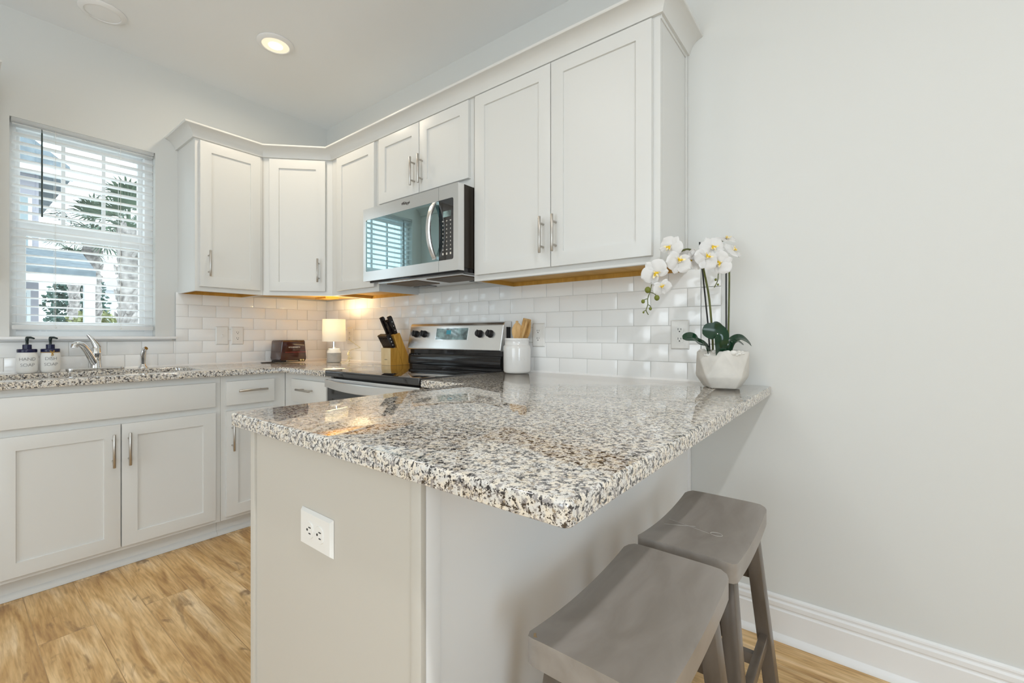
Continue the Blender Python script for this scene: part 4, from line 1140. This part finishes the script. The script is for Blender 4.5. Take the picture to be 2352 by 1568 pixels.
# ------------------------------------------------------------------ bar stools
st = thing('bar_stool', 'grey wooden saddle stool nearer the camera, chipped at one corner', 'stool', (3.026, -1.098, 0), 0, 'saddle stools at the peninsula')
SW, SL_, STK = 0.112, 0.207, 0.040
def seat_top(x, y): return 0.604 + 0.016*(abs(y)/SL_)**2.0
V = []; F = []
nx, ny = 12, 22
def rr_clip(x, y):
    rad = .020; ax, ay = SW-rad, SL_-rad
    if abs(x) > ax and abs(y) > ay:
        dx, dy = abs(x)-ax, abs(y)-ay; l = max(dx, dy)/rad; q = sqrt(dx*dx+dy*dy)
        if q > 0: s = l*rad/q; x = (ax+dx*s)*(1 if x > 0 else -1); y = (ay+dy*s)*(1 if y > 0 else -1)
    return x, y
t = bmesh.new(); top = {}; bot = {}
for i in range(nx+1):
    for j in range(ny+1):
        gx = -SW + 2*SW*i/nx; gy = -SL_ + 2*SL_*j/ny
        x, y = rr_clip(gx, gy)
        top[i, j] = t.verts.new((x, y, seat_top(x, y)-.004*(max(abs(gx)/SW, 0))**6)); bot[i, j] = t.verts.new((x, y, seat_top(x, y)-STK-.006))
for i in range(nx):
    for j in range(ny):
        t.faces.new((top[i, j], top[i+1, j], top[i+1, j+1], top[i, j+1])); t.faces.new((bot[i, j], bot[i, j+1], bot[i+1, j+1], bot[i+1, j]))
bd_ = [(i, 0) for i in range(nx)] + [(nx, j) for j in range(ny)] + [(i, ny) for i in range(nx, 0, -1)] + [(0, j) for j in range(ny, 0, -1)]
for a, c in zip(bd_, bd_[1:]+bd_[:1]): t.faces.new((top[a], bot[a], bot[c], top[c]))
es = [e for e in t.edges if len(e.link_faces) == 2 and e.calc_face_angle(0) > .9 and abs(e.verts[0].co.z-seat_top(e.verts[0].co.x, e.verts[0].co.y)) < .006 and abs(e.verts[1].co.z-seat_top(e.verts[1].co.x, e.verts[1].co.y)) < .006]
bmesh.ops.bevel(t, geom=es, offset=.007, segments=3, profile=.5, affect='EDGES')
b = MB(); b._merge(t); seat = b.build('seat', M['stool'], st, smooth=50)
def leg_pos(sx, sy, z):                                       # splayed leg centre line
    k = (0.575-z)/0.575
    return Vector((sx*(0.080+0.056*k), sy*(0.140+0.062*k), z))
def legbar(mb, p, q, wx, wy):
    V = [Vector((c.x+sx*wx/2, c.y+sy*wy/2, c.z)) for c in (p, q) for sx, sy in ((-1, -1), (1, -1), (1, 1), (-1, 1))]
    t = bmesh.new(); vs = [t.verts.new(v) for v in V]
    for f_ in ((0, 1, 2, 3), (7, 6, 5, 4), (0, 1, 5, 4), (1, 2, 6, 5), (2, 3, 7, 6), (3, 0, 4, 7)): t.faces.new([vs[i] for i in f_])
    bmesh.ops.recalc_face_normals(t, faces=t.faces)
    bmesh.ops.bevel(t, geom=list(t.edges), offset=.0025, segments=2, profile=.5, affect='EDGES'); mb._merge(t)
for sx in (-1, 1):
    for sy in (-1, 1):
        b = MB(); legbar(b, leg_pos(sx, sy, 0.001), leg_pos(sx, sy, 0.566), .034, .040); b.build('leg', M['stoolleg'], st)
def bar(name, p, q, w, h):
    d = (q-p); L_ = d.length; d.normalize(); up = Vector((0, 0, 1)); s = d.cross(up).normalized(); u = s.cross(d)
    T = Matrix(((d.x, s.x, u.x, p.x), (d.y, s.y, u.y, p.y), (d.z, s.z, u.z, p.z), (0, 0, 0, 1)))
    b = MB(); b.box(.012, L_-.012, -w/2, w/2, -h/2, h/2, .002, 2, T=T); return b.build(name, M['stoolleg'], st)
for sx in (-1, 1): bar('long_stretcher', leg_pos(sx, -1, .265), leg_pos(sx, 1, .265), .020, .032)
for sy in (-1, 1): bar('short_stretcher', leg_pos(-1, sy, .185), leg_pos(1, sy, .185), .020, .032); bar('seat_rail', leg_pos(-1, sy, .445), leg_pos(1, sy, .445), .018, .034)
zc_ = seat_top(0, SL_)
b = MB()
b.prism([(-.100, -SL_+.013), (-.094, -SL_+.004), (-.084, -SL_+.003), (-.080, -SL_+.0065), (-.088, -SL_+.007), (-.094, -SL_+.011), (-.097, -SL_+.016)], 'z', zc_-.006, zc_-.0022)
tag(b.build('paint_chip', M['wear'], seat), 'bare wood chip at the seat corner')
b = MB()
b.prism([(-.058+.006*k, -SL_+.0032+(.0022 if k % 2 else 0)+.0008*(k % 3)) for k in range(12)] + [(.010, -SL_+.0022), (-.058, -SL_+.0022)], 'z', zc_-.006, zc_-.0034)
tag(b.build('paint_chip', M['wear'], seat), 'thin line of worn paint on the seat edge')
s2 = copy_tree(st); s2.location = (3.028, -0.645, 0); s2['label'] = 'grey wooden saddle stool nearer the wall, ring marks on its seat'
for ch in kids(s2):
    if ch.name.startswith('seat') and not ch.name.startswith('seat_rail'):
        for g in kids(ch): bpy.data.objects.remove(g)
        b = MB(); zt = lambda x, y: seat_top(x, y)+.0002
        b.tube([(.035+.014*cos(a), -.045+.011*sin(a), zt(.035, -.045+.011*sin(a))) for a in [2*pi*k/20 for k in range(21)]], .0009, 5)
        b.tube([(.02+.0*k-.11*(k/10)**1, -.052+.028*(k/10), zt(0, -.05)+.0002) for k in range(11)], .0007, 5)
        b.tube([(-.02-.07*(k/10), -.03-.035*(k/10), zt(0, -.05)+.0002) for k in range(11)], .0007, 5)
        b.build('scuff_marks', mat('pale_scuff', (.48, .45, .42), .5), ch)

# ------------------------------------------------------------------ outside the window
b = MB(); b.box(-60, -0.6, -30, 40, -0.25, -0.15); structure(b.build('ground', M['ground'], smooth=0))
h1 = thing('neighbour_house', 'lavender grey house with slate roof seen through the blind', 'house', (-11.5, -3.2, -0.15))
b = MB(); b.box(-14.5, -10.4, -7.0, -0.62, -0.15, 4.55); b.build('walls', M['housewall'], h1, world=True, smooth=0)
b = MB(); b.prism([(-7.3, 4.50), (-0.15, 4.50), (-0.2, 4.72), (-3.4, 7.2), (-7.3, 4.72)], 'x', -14.8, -10.0); b.build('roof', M['houseroof'], h1, world=True, smooth=0)
b = MB(); b.box(-10.05, -9.95, -7.3, -0.15, 4.42, 4.60); b.build('fascia', M['housetrim'], h1, world=True, smooth=0)
b = MB(); b.prism([(-10.4, 2.55), (-8.95, 2.25), (-8.95, 2.42), (-10.4, 2.95)], 'y', -7.0, 0.05); b.build('porch_roof', M['houseroof'], h1, world=True, smooth=0)
b = MB(); b.box(-9.0, -8.9, -7.0, 0.05, 2.12, 2.30); b.build('porch_beam', M['housetrim'], h1, world=True, smooth=0)
for y in (-2.9, -1.55, -0.05):
    b = MB(); b.box(-9.05, -8.88, y-.08, y+.08, -0.15, 2.15); b.build('porch_column', M['housetrim'], h1, world=True, smooth=0)
for y0, y1, za, zb_ in ((-1.30, -0.78, 2.9, 4.0), (-1.35, -0.80, 0.9, 2.0), (-3.2, -2.4, 2.9, 4.0), (-3.2, -2.4, .9, 2.0)):
    b = MB(); b.box(-10.42, -10.37, y0-.06, y1+.06, za-.06, zb_+.06); w_ = b.build('window_trim', M['housetrim'], h1, world=True, smooth=0)
    b = MB(); b.box(-10.44, -10.36, y0, y1, za, zb_); b.build('pane', M['housewin'], w_, world=True, smooth=0)
h2 = thing('white_house', 'pale far house with a low gable behind the shrub', 'house', (-27, 5.0, -0.15))
b = MB(); b.box(-30, -25, 2.6, 8.0, -0.15, 3.3); b.build('walls', M['whitehouse'], h2, world=True, smooth=0)
b = MB(); b.prism([(2.2, 3.25), (8.3, 3.25), (5.2, 5.0)], 'x', -30.2, -24.7); b.build('roof', mat('pale_roof', (.58, .57, .60), .8), h2, world=True, smooth=0)

def palm(label, x, y, zc, r_tr, spread, nfr, seed, droop=.9, trunk_top=None):
    rnd = random.Random(seed)
    o = thing('palm_tree', label, 'palm', (x, y, -0.15), 0, 'palms outside the window')
    b = MB(); nr = 18; H = zc+.15
    prof = []
    for k in range(nr):
        z0_ = H*k/nr; prof += [(r_tr*.92, z0_), (r_tr*1.10, z0_+H/nr*.8)]
    b.lathe([(0, 0)] + prof + [(0, H)], 14)
    for k in range(nr*5):                                      # criss-cross leaf bases
        a = rnd.uniform(0, 2*pi); z_ = rnd.uniform(.1, H-.05)
        b.tube([(r_tr*cos(a), r_tr*sin(a), z_), (r_tr*1.18*cos(a+.25), r_tr*1.18*sin(a+.25), z_+.11), (r_tr*1.3*cos(a+.3), r_tr*1.3*sin(a+.3), z_+.16)], [.035, .026, .008], 5)
    b.build('trunk', M['trunk'], o, smooth=0)
    b = MB(); V = []; F = []
    for k in range(nfr):
        az = rnd.uniform(0, 2*pi); el = rnd.uniform(-.75, 1.25)
        L_ = spread*rnd.uniform(.55, .75)
        d = Vector((cos(az)*cos(el), sin(az)*cos(el), sin(el)))
        p = Vector((0, 0, H)); tip = p + d*L_*.8 + Vector((0, 0, -.12*L_*droop))
        b.tube([p, p+d*L_*.45, tip], [.018, .012, .007], 4)
        side = d.cross(Vector((0, 0, 1))).normalized(); up_ = side.cross(d)
        for q in range(15):
            f_ = (q-7)/7; ang = f_*1.25
            dd = (d*cos(ang)+side*sin(ang)+up_*rnd.uniform(-.1, .12)).normalized()
            ll = spread*.55*(1-.35*abs(f_))*rnd.uniform(.85, 1.1)
            mid = tip+dd*ll*.55; end = tip+dd*ll+Vector((0, 0, -.28*ll*droop))
            w = dd.cross(up_).normalized()*.018*spread
            i0 = len(V); V += [tip-w*.4, tip+w*.4, mid+w, mid-w, end]
            F += [(i0, i0+1, i0+2, i0+3), (i0+3, i0+2, i0+4)]
    b.raw(V, F); b.build('fronds', M['frond'], o, smooth=0)
    return o
palm('palm with thick criss-cross trunk right outside the window', -7.05, 0.20, 3.05, .165, 1.0, 34, 3)
palm('palm with bushy crown just behind the thick trunked one', -11.9, 0.45, 3.75, .16, 1.15, 26, 5)
palm('small far palm showing between the roof and the closer palms', -19.0, 1.05, 4.1, .15, 1.1, 22, 8)
def blob_tree(name, label, cat, loc, sx, sz, n, m, seed, tr=True):
    rnd = random.Random(seed); o = thing(name, label, cat, loc)
    b = MB(); V = []; F = []
    for k in range(n):
        a = rnd.uniform(0, 2*pi); e = math.asin(rnd.uniform(-.8, 1)); rr = rnd.uniform(.55, 1.0)
        c = Vector((sx*rr*cos(a)*cos(e), sx*rr*sin(a)*cos(e), sz*(1+rr*sin(e)*.9)))
        for q in range(5):
            d = Vector((rnd.uniform(-1, 1), rnd.uniform(-1, 1), rnd.uniform(-.6, 1))).normalized()*sx*.20
            w = d.cross(Vector((rnd.uniform(-1, 1), rnd.uniform(-1, 1), .3))).normalized()*sx*.06
            i0 = len(V); V += [c, c+d*.5+w, c+d, c+d*.5-w]; F.append((i0, i0+1, i0+2, i0+3))
    b.raw(V, F); b.build('foliage', m, o, smooth=0)
    b = MB(); b.tube([(0, 0, 0), (.02*sx, 0, sz*.6), (0, .03*sx, sz*1.3)], [sx*.09, sx*.07, sx*.03], 8); b.build('trunk', M['trunk'], o)
    return o
blob_tree('flowering_shrub', 'yellow green shrub outside low in the window', 'shrub', (-15.6, 1.05, -0.15), .80, 1.08, 420, M['shrub'], 4)
blob_tree('leafy_tree', 'dark green tree standing beside the far pale house', 'tree', (-22.0, 1.55, -0.15), 1.0, 2.2, 500, M['tree'], 6)
